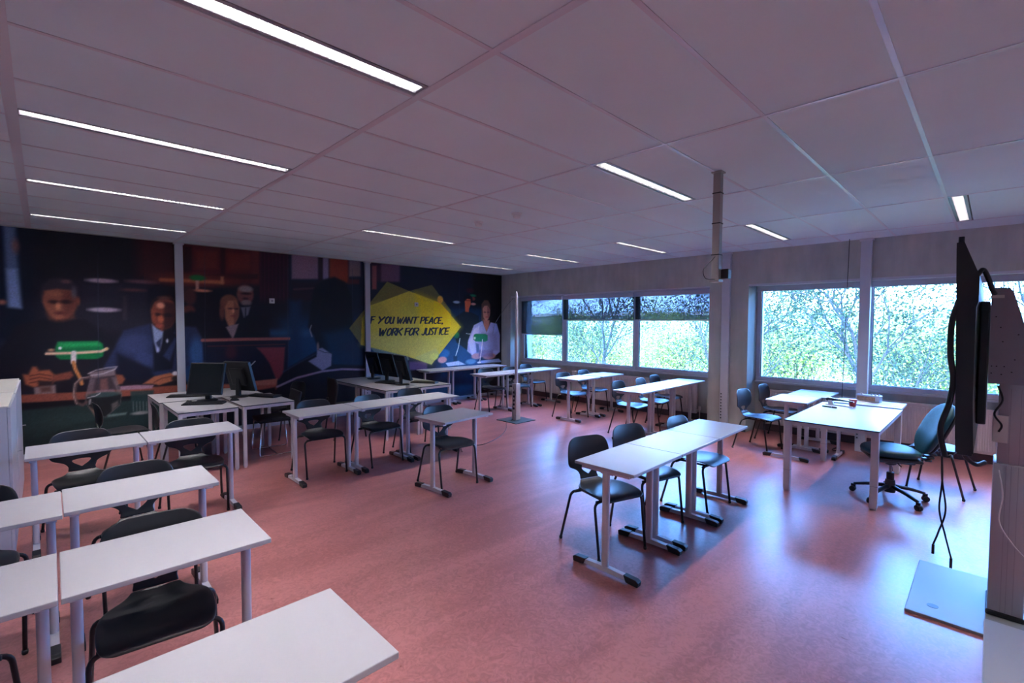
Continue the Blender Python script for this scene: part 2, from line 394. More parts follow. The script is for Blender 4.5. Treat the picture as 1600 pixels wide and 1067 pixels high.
# ------------------------------------------------------------------ mural print
MURAL = json.loads('''[["p",[[-0.636,3.027],[0.059,3.143],[-0.02,-0.042],[-0.716,0.1]],[13,20,34],0.126,1.0],["p",[[0.002,3.133],[1.56,3.391],[1.491,-0.154],[-0.074,0.134]],[17,16,25],0.105,1.0],["p",[[-0.021,2.248],[1.154,2.323],[1.139,1.587],[-0.037,1.601]],[30,30,42],0.126,1.0],["p",[[1.481,3.378],[2.621,3.567],[2.598,2.098],[1.455,2.058]],[66,24,26],0.063,1.0],["p",[[0.993,3.297],[1.52,3.385],[1.502,2.42],[0.974,2.383]],[52,20,24],0.105,1.0],["p",[[1.534,2.868],[1.631,2.879],[1.623,2.448],[1.526,2.441]],[40,14,18],0.021,1.0],["p",[[2.011,2.923],[2.072,2.93],[2.065,2.48],[2.003,2.476]],[42,14,18],0.021,1.0],["p",[[2.458,2.974],[2.573,2.988],[2.559,2.097],[2.444,2.093]],[80,34,34],0.0315,1.0],["p",[[1.679,2.818],[1.966,2.849],[1.961,2.572],[1.674,2.548]],[88,34,28],0.042,1.0],["p",[[2.106,2.824],[2.437,2.859],[2.433,2.59],[2.102,2.563]],[88,36,30],0.042,1.0],["p",[[1.542,2.461],[2.547,2.536],[2.545,2.452],[1.541,2.385]],[48,18,20],0.021,1.0],["p",[[1.539,2.299],[2.602,2.361],[2.586,1.304],[1.521,1.342]],[15,15,26],0.063,1.0],["p",[[2.574,3.04],[3.081,3.1],[3.054,1.121],[2.544,1.147]],[40,16,30],0.0315,1.0],["l",[[2.591,2.916],[2.567,1.358]],[58,24,42],0.0084,0.8,0.0079],["l",[[2.65,2.923],[2.626,1.356]],[58,24,42],0.0084,0.8,0.0079],["l",[[2.71,2.929],[2.686,1.354]],[58,24,42],0.0084,0.8,0.0079],["l",[[2.77,2.936],[2.746,1.352]],[58,24,42],0.0084,0.8,0.0079],["l",[[2.83,2.942],[2.807,1.35]],[58,24,42],0.0084,0.8,0.0079],["l",[[2.891,2.949],[2.868,1.348]],[58,24,42],0.0084,0.8,0.0079],["l",[[2.953,2.956],[2.93,1.346]],[58,24,42],0.0084,0.8,0.0079],["l",[[3.016,2.962],[2.993,1.345]],[58,24,42],0.0084,0.8,0.0079],["p",[[2.501,2.095],[3.068,2.114],[3.056,1.287],[2.489,1.308]],[18,16,28],0.084,1.0],["p",[[3.039,3.095],[4.838,3.31],[4.813,-0.121],[2.998,0.127]],[16,24,42],0.042,1.0],["p",[[3.079,2.926],[3.542,2.974],[3.537,2.519],[3.073,2.488]],[108,88,108],0.0263,1.0],["p",[[3.542,2.974],[3.635,2.984],[3.629,2.479],[3.536,2.473]],[30,14,28],0.021,1.0],["p",[[3.623,2.959],[3.728,2.97],[3.723,2.485],[3.617,2.478]],[112,98,126],0.021,1.0],["p",[[3.74,2.948],[4.106,2.985],[4.101,2.485],[3.734,2.462]],[112,44,28],0.0315,1.0],["p",[[4.118,2.963],[4.349,2.985],[4.345,2.621],[4.114,2.605]],[106,88,92],0.0263,1.0],["p",[[4.089,2.556],[4.319,2.571],[4.318,2.474],[4.088,2.46]],[60,28,36],0.021,1.0],["p",[[3.072,2.444],[3.794,2.489],[3.79,2.14],[3.068,2.114]],[26,20,34],0.042,1.0],["l",[[3.113,2.314],[3.512,2.358]],[66,44,56],0.021,1.0,0.0158],["p",[[2.895,1.783],[4.97,1.797],[4.961,0.509],[2.88,0.692]],[14,48,82],0.231,1.0],["p",[[2.69,1.621],[3.549,1.615],[3.547,1.489],[2.688,1.504]],[34,70,104],0.063,0.8],["p",[[3.025,2.113],[3.218,2.12],[3.205,1.114],[3.011,1.123]],[16,40,70],0.084,1.0],["p",[[-0.312,2.927],[-0.205,2.904],[-0.181,1.921],[-0.295,1.934]],[78,98,132],0.0368,1.0],["p",[[-0.294,2.387],[-0.207,2.394],[-0.181,1.905],[-0.285,1.919]],[118,142,178],0.0315,1.0],["e",[-0.211,2.676,0.033,0.078,0],[120,80,70],0.0315,0.8],["e",[-0.342,1.979,0.037,0.031,0],[150,92,72],0.021,1.0],["e",[-0.352,1.41,0.032,0.079,0],[50,60,75],0.042,0.7],["e",[0.588,2.3,0.161,0.031,0],[150,130,144],0.0158,1.0],["e",[0.606,1.907,0.162,0.032,0],[162,148,164],0.0158,1.0],["e",[1.023,2.314,0.176,0.027,0],[92,62,72],0.021,1.0],["e",[0.92,2.191,0.144,0.022,0],[84,50,54],0.021,1.0],["p",[[0.806,2.106],[0.848,2.108],[0.841,1.769],[0.799,1.769]],[52,44,54],0.0315,1.0],["p",[[0.4,2.224],[0.796,2.247],[0.79,1.982],[0.394,1.97]],[38,36,48],0.0525,0.7],["e",[1.662,2.374,0.518,0.097,0],[96,42,34],0.063,0.9],["l",[[1.245,2.356],[1.477,2.362],[2.027,2.368]],[150,82,54],0.021,1.0,0.0263],["p",[[2.002,2.456],[2.046,2.459],[2.044,2.339],[2.0,2.336]],[150,90,66],0.0158,1.0],["e",[1.696,2.415,0.1,0.044,0],[18,96,44],0.0168,1.0],["p",[[1.67,2.374],[1.712,2.377],[1.709,2.241],[1.668,2.239]],[165,120,108],0.0158,1.0],["e",[1.742,2.224,0.127,0.022,0],[176,112,88],0.0137,1.0],["e",[1.592,2.13,0.082,0.135,0],[66,36,36],0.0315,1.0],["e",[1.572,1.928,0.082,0.067,0],[84,42,38],0.0263,1.0],["p",[[1.499,1.869],[1.612,1.909],[1.792,1.776],[1.8,1.283],[1.488,1.296]],[12,12,22],0.0315,1.0],["p",[[-0.327,1.483],[-0.244,1.693],[-0.081,1.751],[0.075,1.794],[0.198,1.77],[0.402,1.771],[0.559,1.656],[0.664,1.456],[0.735,0.831],[-0.453,0.878],[-0.44,1.358]],[20,19,28],0.0315,1.0],["p",[[-0.014,2.077],[0.011,2.212],[0.075,2.283],[0.173,2.31],[0.286,2.283],[0.35,2.197],[0.357,2.058],[0.324,2.031],[0.02,2.012]],[46,38,48],0.0263,1.0],["p",[[0.034,1.861],[0.301,1.866],[0.312,1.788],[0.197,1.744],[0.135,1.74],[0.062,1.769]],[84,48,42],0.0315,1.0],["p",[[0.012,2.053],[0.03,2.138],[0.145,2.169],[0.282,2.15],[0.334,2.049],[0.326,1.936],[0.291,1.857],[0.229,1.792],[0.136,1.771],[0.085,1.803],[0.035,1.895],[0.008,1.994]],[138,80,60],0.021,1.0],["p",[[0.194,2.137],[0.288,2.142],[0.333,2.04],[0.321,1.918],[0.281,1.831],[0.198,1.795],[0.199,1.932]],[104,58,48],0.042,1.0],["e",[0.131,2.104,0.066,0.033,0],[160,98,72],0.0263,0.8],["e",[0.346,2.014,0.018,0.05,0],[126,72,54],0.0158,1.0],["e",[0.111,1.998,0.047,0.025,0],[58,34,32],0.0168,1.0],["e",[0.228,2.002,0.052,0.027,0],[48,28,28],0.0168,1.0],["e",[0.152,1.94,0.024,0.042,0],[186,122,92],0.0189,1.0],["e",[0.169,1.855,0.048,0.02,0],[96,46,42],0.0147,1.0],["e",[0.155,1.803,0.042,0.02,0],[150,90,68],0.0189,1.0],["e",[0.307,2.126,0.025,0.068,0],[88,88,100],0.021,0.8],["e",[0.235,2.268,0.043,0.025,0],[110,74,76],0.021,0.8],["p",[[-0.189,1.083],[-0.139,1.08],[-0.102,1.174],[-0.066,1.171],[-0.044,1.12],[0.049,1.125],[0.094,1.062],[0.081,0.94],[-0.007,0.914],[-0.102,0.914],[-0.171,0.957]],[148,84,60],0.021,1.0],["p",[[0.081,1.055],[0.257,1.094],[0.281,1.034],[0.235,0.986],[0.079,0.968]],[118,64,50],0.021,1.0],["l",[[-0.128,1.057],[-0.039,1.077],[0.063,1.046]],[78,40,34],0.0105,1.0,0.0063],["l",[[-0.129,1.015],[-0.04,1.035],[0.062,1.003]],[78,40,34],0.0105,1.0,0.0063],["l",[[-0.13,0.969],[-0.041,0.988],[0.06,0.956]],[78,40,34],0.0105,1.0,0.0063],["p",[[-0.053,0.989],[0.079,0.978],[0.071,0.91],[-0.055,0.922]],[40,26,28],0.021,1.0],["p",[[-0.093,0.909],[0.103,0.925],[0.105,0.804],[-0.091,0.804]],[122,108,110],0.0158,1.0],["p",[[-0.043,0.904],[0.059,0.911],[0.064,0.843],[-0.033,0.839]],[84,58,52],0.0263,1.0],["p",[[-0.597,0.808],[-0.192,0.827],[0.528,0.804],[1.51,0.804],[4.818,0.572],[4.817,0.444],[1.508,0.697],[0.525,0.699],[-0.195,0.722],[-0.599,0.724]],[126,70,56],0.0126,1.0],["p",[[-0.598,0.747],[-0.195,0.722],[0.525,0.699],[1.508,0.697],[1.507,0.64],[0.524,0.647],[-0.197,0.634],[-0.602,0.632]],[11,11,18],0.0126,1.0],["p",[[-0.602,0.632],[-0.197,0.634],[0.524,0.647],[1.507,0.64],[1.48,-0.738],[-0.629,-0.382]],[30,50,52],0.0315,1.0],["p",[[-0.61,0.31],[1.497,0.137],[1.473,-1.128],[-0.633,-0.536]],[20,36,40],0.126,1.0],["e",[0.233,0.461,0.386,0.077,0],[40,64,64],0.063,0.6],["l",[[-0.072,0.216],[0.293,0.367],[0.686,0.397]],[22,38,42],0.0315,0.7,0.0158],["p",[[0.136,1.487],[0.537,1.486],[0.582,1.446],[0.593,1.349],[0.578,1.272],[0.518,1.24],[0.155,1.25],[0.114,1.294],[0.111,1.41]],[12,104,58],0.0137,1.0],["p",[[0.148,1.471],[0.524,1.469],[0.562,1.42],[0.134,1.4]],[34,150,84],0.0263,1.0],["l",[[0.032,1.334],[0.316,1.331],[0.56,1.342],[0.62,1.375]],[206,172,144],0.0095,1.0,0.0179],["e",[0.62,1.375,0.017,0.022,0],[196,150,110],0.0084,1.0],["e",[0.158,1.4,0.015,0.019,0],[220,235,230],0.0084,1.0],["e",[0.074,1.378,0.03,0.017,0],[176,130,100],0.0126,1.0],["l",[[0.288,1.336],[0.281,1.21]],[202,192,190],0.0105,1.0,0.0263],["l",[[0.281,1.21],[0.298,1.115],[0.345,0.984],[0.356,0.915]],[172,112,64],0.0105,1.0,0.0189],["p",[[1.09,2.219],[1.174,2.261],[1.442,2.257],[1.438,1.632],[1.301,1.594],[1.118,1.786],[1.085,2.012]],[16,20,32],0.0368,1.0],["p",[[0.805,1.627],[1.102,1.719],[1.128,1.52],[1.231,1.248],[1.431,1.691],[1.664,1.67],[1.766,1.427],[1.758,1.021],[1.699,0.802],[1.416,0.905],[1.041,0.992],[0.583,1.098],[0.584,1.134],[0.701,1.383]],[34,42,72],0.0263,1.0],["e",[0.931,1.431,0.174,0.145,0],[50,60,96],0.063,0.8],["e",[1.023,1.202,0.103,0.129,0],[52,64,104],0.0525,0.7],["p",[[0.727,1.309],[0.926,1.188],[1.119,1.063],[1.115,0.891],[0.718,0.924]],[16,18,34],0.042,1.0],["e",[1.664,1.269,0.092,0.235,0],[46,80,124],0.042,0.9],["p",[[1.45,0.982],[1.551,1.074],[1.705,1.146],[1.719,0.962],[1.546,0.835]],[26,58,96],0.0315,1.0],["p",[[1.133,1.615],[1.185,1.289],[1.264,1.324],[1.333,1.594],[1.428,1.553],[1.354,1.047],[1.133,1.024]],[14,17,30],0.021,1.0],["p",[[1.247,1.248],[1.395,1.515],[1.436,1.514],[1.324,1.166]],[36,46,80],0.021,1.0],["p",[[1.123,1.714],[1.192,1.643],[1.257,1.614],[1.235,1.441],[1.211,1.326],[1.173,1.309],[1.142,1.463]],[122,134,166],0.0168,1.0],["p",[[1.165,1.443],[1.236,1.518],[1.204,1.288],[1.187,1.366]],[24,28,48],0.0126,0.8],["e",[1.186,1.343,0.018,0.037,0],[140,150,178],0.0105,1.0],["e",[1.3,1.468,0.014,0.03,0],[160,165,180],0.0084,1.0],["p",[[1.12,1.994],[1.155,2.061],[1.248,2.109],[1.343,2.113],[1.413,2.018],[1.41,1.788],[1.344,1.671],[1.238,1.614],[1.171,1.672],[1.133,1.767],[1.112,1.899]],[120,62,48],0.021,1.0],["p",[[1.278,2.037],[1.415,2.022],[1.41,1.769],[1.344,1.662],[1.262,1.623],[1.258,1.787]],[58,32,32],0.0315,1.0],["p",[[1.11,1.984],[1.132,2.06],[1.202,2.124],[1.344,2.151],[1.426,2.071],[1.417,1.974],[1.382,2.05],[1.311,2.084],[1.232,2.081],[1.162,2.033],[1.122,1.937]],[38,27,30],0.0168,1.0],["e",[1.23,1.982,0.046,0.042,0],[206,146,116],0.021,1.0],["e",[1.184,1.853,0.053,0.024,0],[50,28,28],0.0158,1.0],["e",[1.319,1.845,0.054,0.028,0],[32,20,24],0.0189,1.0],["e",[1.229,1.783,0.034,0.051,0],[172,92,66],0.0189,1.0],["e",[1.212,1.687,0.045,0.026,0],[152,74,62],0.0147,1.0],["e",[1.279,2.091,0.069,0.028,0],[96,60,54],0.021,1.0],["e",[1.146,1.805,0.023,0.083,0],[140,72,52],0.021,1.0],["p",[[1.001,0.859],[1.132,0.957],[1.321,0.995],[1.42,0.948],[1.35,0.871],[1.191,0.823],[1.114,0.849]],[150,90,64],0.0168,1.0],["l",[[1.13,0.871],[1.224,0.921],[1.336,0.941]],[90,50,40],0.0105,1.0,0.0063],["p",[[0.706,1.017],[0.777,1.003],[0.807,0.945],[0.774,0.879],[0.703,0.871]],[126,72,52],0.0189,1.0],["e",[1.388,0.982,0.039,0.032,0],[176,172,178],0.0126,1.0],["e",[1.383,0.908,0.04,0.038,0],[40,36,40],0.021,1.0],["p",[[0.745,0.848],[0.919,0.851],[1.129,0.832],[1.105,0.781],[0.751,0.793]],[142,112,126],0.0137,1.0],["p",[[0.43,1.067],[0.701,1.11],[0.709,0.99],[0.765,0.734],[0.741,0.585],[0.585,0.436],[0.487,0.462],[0.39,0.66],[0.392,0.772],[0.44,0.978]],[96,78,80],0.0105,0.5],["p",[[0.434,1.059],[0.695,1.099],[0.702,1.007],[0.45,0.985]],[150,132,132],0.0158,0.6],["p",[[0.44,0.97],[0.499,0.981],[0.457,0.766],[0.399,0.772]],[120,104,108],0.021,0.6],["p",[[0.66,0.977],[0.701,0.982],[0.755,0.735],[0.725,0.738]],[118,108,114],0.0158,0.6],["p",[[0.541,0.962],[0.616,0.972],[0.625,0.811],[0.538,0.81]],[142,92,84],0.021,0.6],["p",[[0.495,0.814],[0.682,0.817],[0.694,0.766],[0.494,0.768]],[150,128,140],0.0168,0.5],["p",[[0.394,0.737],[0.568,0.779],[0.765,0.734],[0.745,0.593],[0.585,0.439],[0.487,0.466],[0.392,0.656]],[20,28,32],0.0147,0.92],["e",[0.577,0.75,0.176,0.035,0],[52,76,76],0.0126,0.9],["p",[[0.417,0.608],[0.488,0.534],[0.523,0.451],[0.481,0.466]],[150,110,92],0.0168,0.8],["p",[[0.652,0.613],[0.723,0.654],[0.728,0.587],[0.656,0.512]],[130,118,116],0.0168,0.6],["l",[[0.422,1.047],[0.501,1.09],[0.626,1.116],[0.721,1.122],[0.698,1.087],[0.574,1.036],[0.451,1.022]],[180,170,172],0.0084,0.8,0.0068],["l",[[0.45,0.977],[0.403,0.787],[0.388,0.66],[0.487,0.469],[0.585,0.439],[0.741,0.585],[0.765,0.734],[0.705,0.99]],[120,112,116],0.0084,0.5,0.0047],["l",[[0.432,0.995],[0.354,0.985],[0.297,0.926],[0.277,0.784],[0.3,0.67],[0.358,0.631],[0.397,0.667]],[92,72,70],0.0126,0.8,0.0179],["l",[[0.429,1.008],[0.345,0.994],[0.285,0.919],[0.27,0.769],[0.299,0.654]],[176,158,152],0.0084,0.7,0.0053],["l",[[0.408,0.722],[0.493,0.742],[0.537,0.771]],[190,196,198],0.0063,0.8,0.0058],["l",[[0.434,0.695],[0.428,0.639]],[200,205,206],0.0084,0.7,0.0084],["p",[[0.611,0.468],[0.817,0.475],[0.803,0.443],[0.61,0.435]],[96,120,118],0.0158,1.0],["p",[[0.86,0.766],[1.128,0.757],[1.086,0.431],[0.869,0.447]],[34,58,60],0.0126,0.85],["e",[0.97,0.446,0.109,0.024,0],[128,134,134],0.0126,1.0],["l",[[0.886,0.619],[0.888,0.482]],[96,110,112],0.0073,0.7,0.0053],["l",[[0.923,0.615],[0.926,0.478]],[96,110,112],0.0073,0.7,0.0053],["l",[[0.961,0.61],[0.964,0.473]],[96,110,112],0.0073,0.7,0.0053],["l",[[0.999,0.606],[1.002,0.468]],[96,110,112],0.0073,0.7,0.0053],["l",[[1.037,0.602],[1.04,0.463]],[96,110,112],0.0073,0.7,0.0053],["e",[2.348,2.19,0.123,0.155,0],[102,60,58],0.0231,1.0],["e",[2.356,2.28,0.104,0.052,0],[124,108,108],0.021,1.0],["e",[2.359,2.207,0.075,0.02,0],[40,24,30],0.0137,1.0],["e",[2.349,2.125,0.042,0.021,0],[48,28,32],0.0126,1.0],["e",[2.361,2.057,0.075,0.046,0],[108,92,96],0.0189,1.0],["p",[[2.246,1.982],[2.378,2.022],[2.511,1.939],[2.692,1.768],[2.711,1.467],[2.238,1.477]],[14,15,26],0.0315,1.0],["p",[[2.279,1.983],[2.422,1.999],[2.386,1.864],[2.32,1.815]],[92,88,104],0.0158,1.0],["l",[[2.351,1.972],[2.344,1.815]],[30,30,44],0.0084,1.0,0.0084],["e",[2.116,2.05,0.127,0.132,0],[108,66,50],0.0231,1.0],["e",[2.013,1.906,0.036,0.121,0],[96,56,46],0.021,1.0],["p",[[1.793,1.487],[1.856,1.625],[2.01,1.706],[2.242,1.706],[2.46,1.62],[2.594,1.47]],[14,15,25],0.0263,1.0],["p",[[2.056,1.977],[2.1,2.084],[2.205,2.088],[2.257,1.982],[2.244,1.838],[2.177,1.694],[2.103,1.67],[2.053,1.812]],[152,98,74],0.0189,1.0],["p",[[2.184,2.076],[2.257,1.982],[2.244,1.838],[2.182,1.706],[2.17,1.909]],[110,66,54],0.021,1.0],["e",[2.129,1.96,0.036,0.015,0],[80,46,42],0.0105,1.0],["e",[2.214,1.957,0.032,0.015,0],[60,36,36],0.0105,1.0],["e",[2.171,1.92,0.018,0.03,0],[190,130,104],0.0105,1.0],["e",[2.163,1.842,0.032,0.014,0],[120,60,54],0.0095,1.0],["p",[[2.061,1.666],[2.124,1.694],[2.242,1.718],[2.197,1.574],[2.156,1.47]],[124,104,110],0.0158,1.0],["p",[[1.743,1.442],[3.012,1.43],[2.965,0.74],[1.76,0.783]],[20,22,38],0.021,1.0],["p",[[2.501,1.329],[2.949,1.321],[2.904,0.74],[2.795,0.78],[2.704,1.04],[2.613,1.195]],[108,46,54],0.021,1.0],["e",[2.128,1.265,0.081,0.112,0],[62,28,38],0.042,0.8],["l",[[1.811,1.371],[2.502,1.368],[2.949,1.37]],[70,34,40],0.0105,1.0,0.0084],["l",[[1.743,1.465],[2.325,1.468],[3.015,1.464]],[138,78,74],0.0095,1.0,0.0242],["l",[[2.35,0.975],[2.475,1.103]],[172,162,168],0.0063,1.0,0.0073],["p",[[2.324,0.774],[2.82,0.791],[2.818,0.689],[2.368,0.704]],[146,92,78],0.0137,1.0],["p",[[3.346,1.666],[3.404,2.091],[3.46,2.359],[3.61,2.515],[3.832,2.576],[4.032,2.501],[4.162,2.228],[4.188,1.777],[4.29,1.377],[4.442,1.141],[4.439,0.792],[3.482,0.859],[3.553,1.179],[3.436,1.506]],[9,13,24],0.0315,1.0],["p",[[3.599,1.557],[4.172,1.663],[4.29,1.377],[4.442,1.141],[4.439,0.85],[3.757,0.895]],[10,36,62],0.105,0.9],["p",[[2.765,0.349],[2.819,0.752],[2.968,0.947],[3.486,1.223],[3.758,0.978],[4.471,0.907],[4.79,0.468],[4.786,-0.072],[2.762,0.145]],[14,15,25],0.0263,1.0],["p",[[3.5,1.276],[3.595,1.286],[3.766,1.165],[3.752,0.95],[3.591,0.873],[3.338,1.056],[3.485,1.128]],[112,112,136],0.0168,1.0],["l",[[3.508,1.257],[3.622,1.204],[3.772,1.184]],[40,44,60],0.0063,1.0,0.0053],["l",[[3.401,1.693],[3.374,1.613],[3.41,1.493]],[120,120,132],0.0095,1.0,0.0084],["e",[3.514,1.316,0.023,0.069,0],[110,90,90],0.0147,1.0],["l",[[2.813,0.651],[3.141,0.778],[3.59,0.86],[3.957,0.876],[4.439,0.833]],[122,106,128],0.0105,1.0,0.0189],["l",[[2.918,0.899],[3.221,1.062],[3.486,1.182]],[40,52,80],0.021,0.8,0.0105],["p",[[4.819,0.649],[8.406,0.367],[8.412,-0.774],[4.812,-0.249]],[8,40,68],0.063,1.0],["e",[6.225,0.326,1.116,0.198,0],[12,62,98],0.084,0.9],["p",[[2.775,0.571],[4.817,0.368],[4.808,-0.765],[2.761,-0.388]],[10,11,20],0.0525,1.0],["p",[[2.429,0.606],[2.776,0.647],[2.873,0.254],[2.425,0.31]],[16,12,18],0.021,1.0],["p",[[4.536,3.213],[5.424,3.314],[5.42,2.592],[4.53,2.536]],[44,22,40],0.042,1.0],["p",[[4.78,3.053],[5.212,3.097],[5.209,2.579],[4.777,2.551]],[84,58,80],0.0315,1.0],["p",[[4.587,2.849],[4.682,2.857],[4.678,2.396],[4.583,2.391]],[118,62,66],0.0189,1.0],["p",[[5.213,3.355],[9.087,3.817],[9.117,0.142],[5.196,0.488]],[15,18,34],0.063,1.0],["p",[[7.14,3.585],[9.087,3.817],[9.123,-0.537],[7.144,-0.287]],[10,9,16],0.063,1.0],["p",[[6.059,2.081],[7.538,2.119],[7.543,0.281],[6.055,0.412]],[16,42,76],0.105,0.8],["p",[[6.228,1.384],[7.339,1.36],[7.34,0.451],[6.226,0.538]],[20,66,112],0.084,0.8],["e",[6.653,2.211,0.101,0.031,0],[130,140,155],0.0105,1.0],["e",[7.044,2.489,0.115,0.059,0],[60,16,30],0.0315,0.8],["e",[7.13,2.378,0.098,0.032,0],[10,96,70],0.0137,1.0],["e",[7.145,2.183,0.078,0.029,0],[190,120,110],0.0105,1.0],["e",[7.145,2.305,0.058,0.044,0],[110,48,46],0.0158,1.0],["p",[[6.598,1.866],[6.874,2.011],[7.044,2.003],[7.307,1.907],[7.337,1.67],[7.102,1.515],[6.959,1.118],[6.652,1.304],[6.544,1.608]],[15,22,34],0.021,1.0],["e",[6.987,2.288,0.134,0.102,0],[18,12,20],0.0168,1.0],["p",[[6.888,2.241],[6.959,2.298],[7.059,2.291],[7.073,2.181],[7.016,2.069],[7.01,1.992],[6.902,2.001],[6.897,2.11]],[176,82,50],0.0126,1.0],["l",[[6.902,2.259],[7.079,2.256]],[90,14,22],0.0063,1.0,0.0068],["p",[[7.396,2.191],[7.486,2.289],[7.608,2.284],[7.676,2.176],[7.677,1.969],[7.457,1.784],[7.391,1.806]],[84,58,52],0.0147,1.0],["p",[[6.959,1.096],[6.988,1.339],[7.16,1.693],[7.427,1.795],[7.555,1.532],[7.687,1.762],[7.892,1.727],[7.996,1.457],[7.998,1.032],[7.8,0.923],[7.161,0.954]],[138,144,188],0.0147,1.0],["p",[[6.988,1.295],[7.175,1.603],[7.337,1.693],[7.278,1.287],[7.22,1.064],[7.103,0.979]],[168,172,212],0.0263,1.0],["p",[[7.397,1.511],[7.893,1.505],[7.927,1.082],[7.459,1.054]],[112,114,160],0.0525,0.8],["p",[[7.205,1.289],[7.308,1.241],[7.338,1.059],[7.249,1.04]],[40,70,120],0.021,0.7],["p",[[7.451,1.829],[7.656,1.808],[7.641,1.693],[7.561,1.537],[7.469,1.693]],[150,100,88],0.0126,1.0],["p",[[7.432,2.079],[7.486,2.153],[7.593,2.156],[7.664,2.061],[7.659,1.923],[7.61,1.83],[7.533,1.789],[7.457,1.875]],[168,116,100],0.0116,1.0],["p",[[7.578,2.151],[7.664,2.061],[7.659,1.923],[7.61,1.83],[7.578,1.968]],[128,80,74],0.0168,1.0],["e",[7.502,2.001,0.041,0.014,0],[80,50,50],0.0073,1.0],["e",[7.609,2.002,0.041,0.013,0],[76,46,48],0.0073,1.0],["e",[7.563,1.887,0.049,0.015,0],[150,66,66],0.0073,1.0],["e",[7.249,0.961,0.16,0.068,0],[168,124,136],0.0168,1.0],["e",[7.643,0.942,0.21,0.077,0],[150,104,112],0.0168,1.0],["p",[[7.308,1.105],[7.768,1.088],[7.768,0.925],[7.309,0.947]],[96,84,128],0.0315,0.7],["p",[[7.161,1.469],[7.219,1.491],[7.518,1.482],[7.592,1.451],[7.592,1.325],[7.519,1.299],[7.219,1.307],[7.146,1.358]],[12,104,70],0.0095,1.0],["e",[7.19,1.39,0.029,0.03,0],[190,220,210],0.0063,1.0],["l",[[7.428,1.351],[7.398,1.102],[7.339,0.809]],[196,184,192],0.0063,1.0,0.0105],["l",[[6.749,1.388],[6.707,1.193],[6.611,0.958],[6.584,0.765]],[204,204,210],0.0063,1.0,0.0095],["e",[7.339,0.813,0.08,0.024,0],[200,196,204],0.0084,1.0],["e",[6.653,1.466,0.082,0.072,0],[8,86,60],0.0147,1.0],["p",[[6.562,1.003],[6.671,0.998],[6.671,0.722],[6.562,0.729]],[12,40,74],0.0158,1.0],["e",[6.292,1.069,0.158,0.099,0],[26,92,156],0.0263,1.0],["e",[6.258,0.929,0.122,0.071,0],[178,130,142],0.0168,1.0],["p",[[6.344,0.854],[6.707,0.881],[6.917,0.788],[6.41,0.775]],[156,172,204],0.0116,1.0],["p",[[7.369,0.853],[7.96,0.873],[8.077,0.779],[7.399,0.787]],[128,150,192],0.0126,1.0],["e",[7.074,0.846,0.156,0.06,0],[76,120,160],0.021,1.0],["p",[[5.411,0.936],[5.857,0.912],[5.856,0.733],[5.41,0.763]],[78,56,96],0.0315,0.9],["l",[[6.931,1.499],[7.059,1.489]],[190,196,205],0.0063,1.0,0.0058],["p",[[4.107,1.637],[4.909,2.56],[5.418,2.399],[4.504,2.061],[4.373,1.82],[4.34,1.318]],[104,98,48],0.0053,0.88],["p",[[5.418,2.399],[5.985,2.56],[6.492,2.023],[6.514,1.901],[6.202,2.183]],[92,92,54],0.0053,0.85],["p",[[4.497,1.314],[5.378,1.044],[5.41,0.971],[4.991,0.881],[4.746,1.006]],[84,108,106],0.0063,0.8],["p",[[4.367,1.82],[4.504,2.061],[5.418,2.399],[6.202,2.183],[6.777,1.654],[5.969,0.843],[5.378,1.044],[4.334,1.319]],[178,170,58],0.0053,0.97],["p",[[5.585,2.35],[6.202,2.183],[6.777,1.654],[6.638,1.53],[5.718,1.54]],[206,186,26],0.126,0.8],["p",[[6.038,2.222],[6.202,2.183],[6.491,1.931],[6.503,1.655],[6.044,1.656]],[220,190,16],0.0126,0.75],["p",[[5.545,1.016],[6.09,1.188],[6.181,1.052],[5.969,0.843],[5.75,0.918]],[148,162,98],0.021,0.8],["e",[6.035,1.013,0.118,0.076,0],[178,190,92],0.0168,0.9],["p",[[4.334,1.319],[4.514,1.554],[5.581,1.484],[6.293,1.412],[5.969,0.843],[5.378,1.044]],[178,176,92],0.105,0.6],["p",[[4.504,2.061],[4.755,2.15],[4.998,1.909],[4.574,1.822],[4.373,1.82]],[150,142,52],0.084,0.7],["e",[6.202,2.252,0.078,0.084,0],[196,146,52],0.0158,0.9],["l",[[5.418,2.399],[5.394,1.043]],[150,146,70],0.0053,0.6,0.0042],["l",[[0.558,2.671],[0.523,0.9]],[52,58,78],0.0053,0.5,0.0042],["l",[[1.795,2.801],[1.766,0.791]],[52,58,78],0.0053,0.5,0.0042],["l",[[3.012,2.658],[2.995,0.682]],[52,58,78],0.0053,0.5,0.0042],["l",[[4.179,2.753],[4.171,0.578]],[52,58,78],0.0053,0.5,0.0042],["l",[[6.727,2.962],[6.744,0.351]],[52,58,78],0.0053,0.5,0.0042]]''')
def lin(c): return np.array(srgb(*c))
MUR_K = 1.65
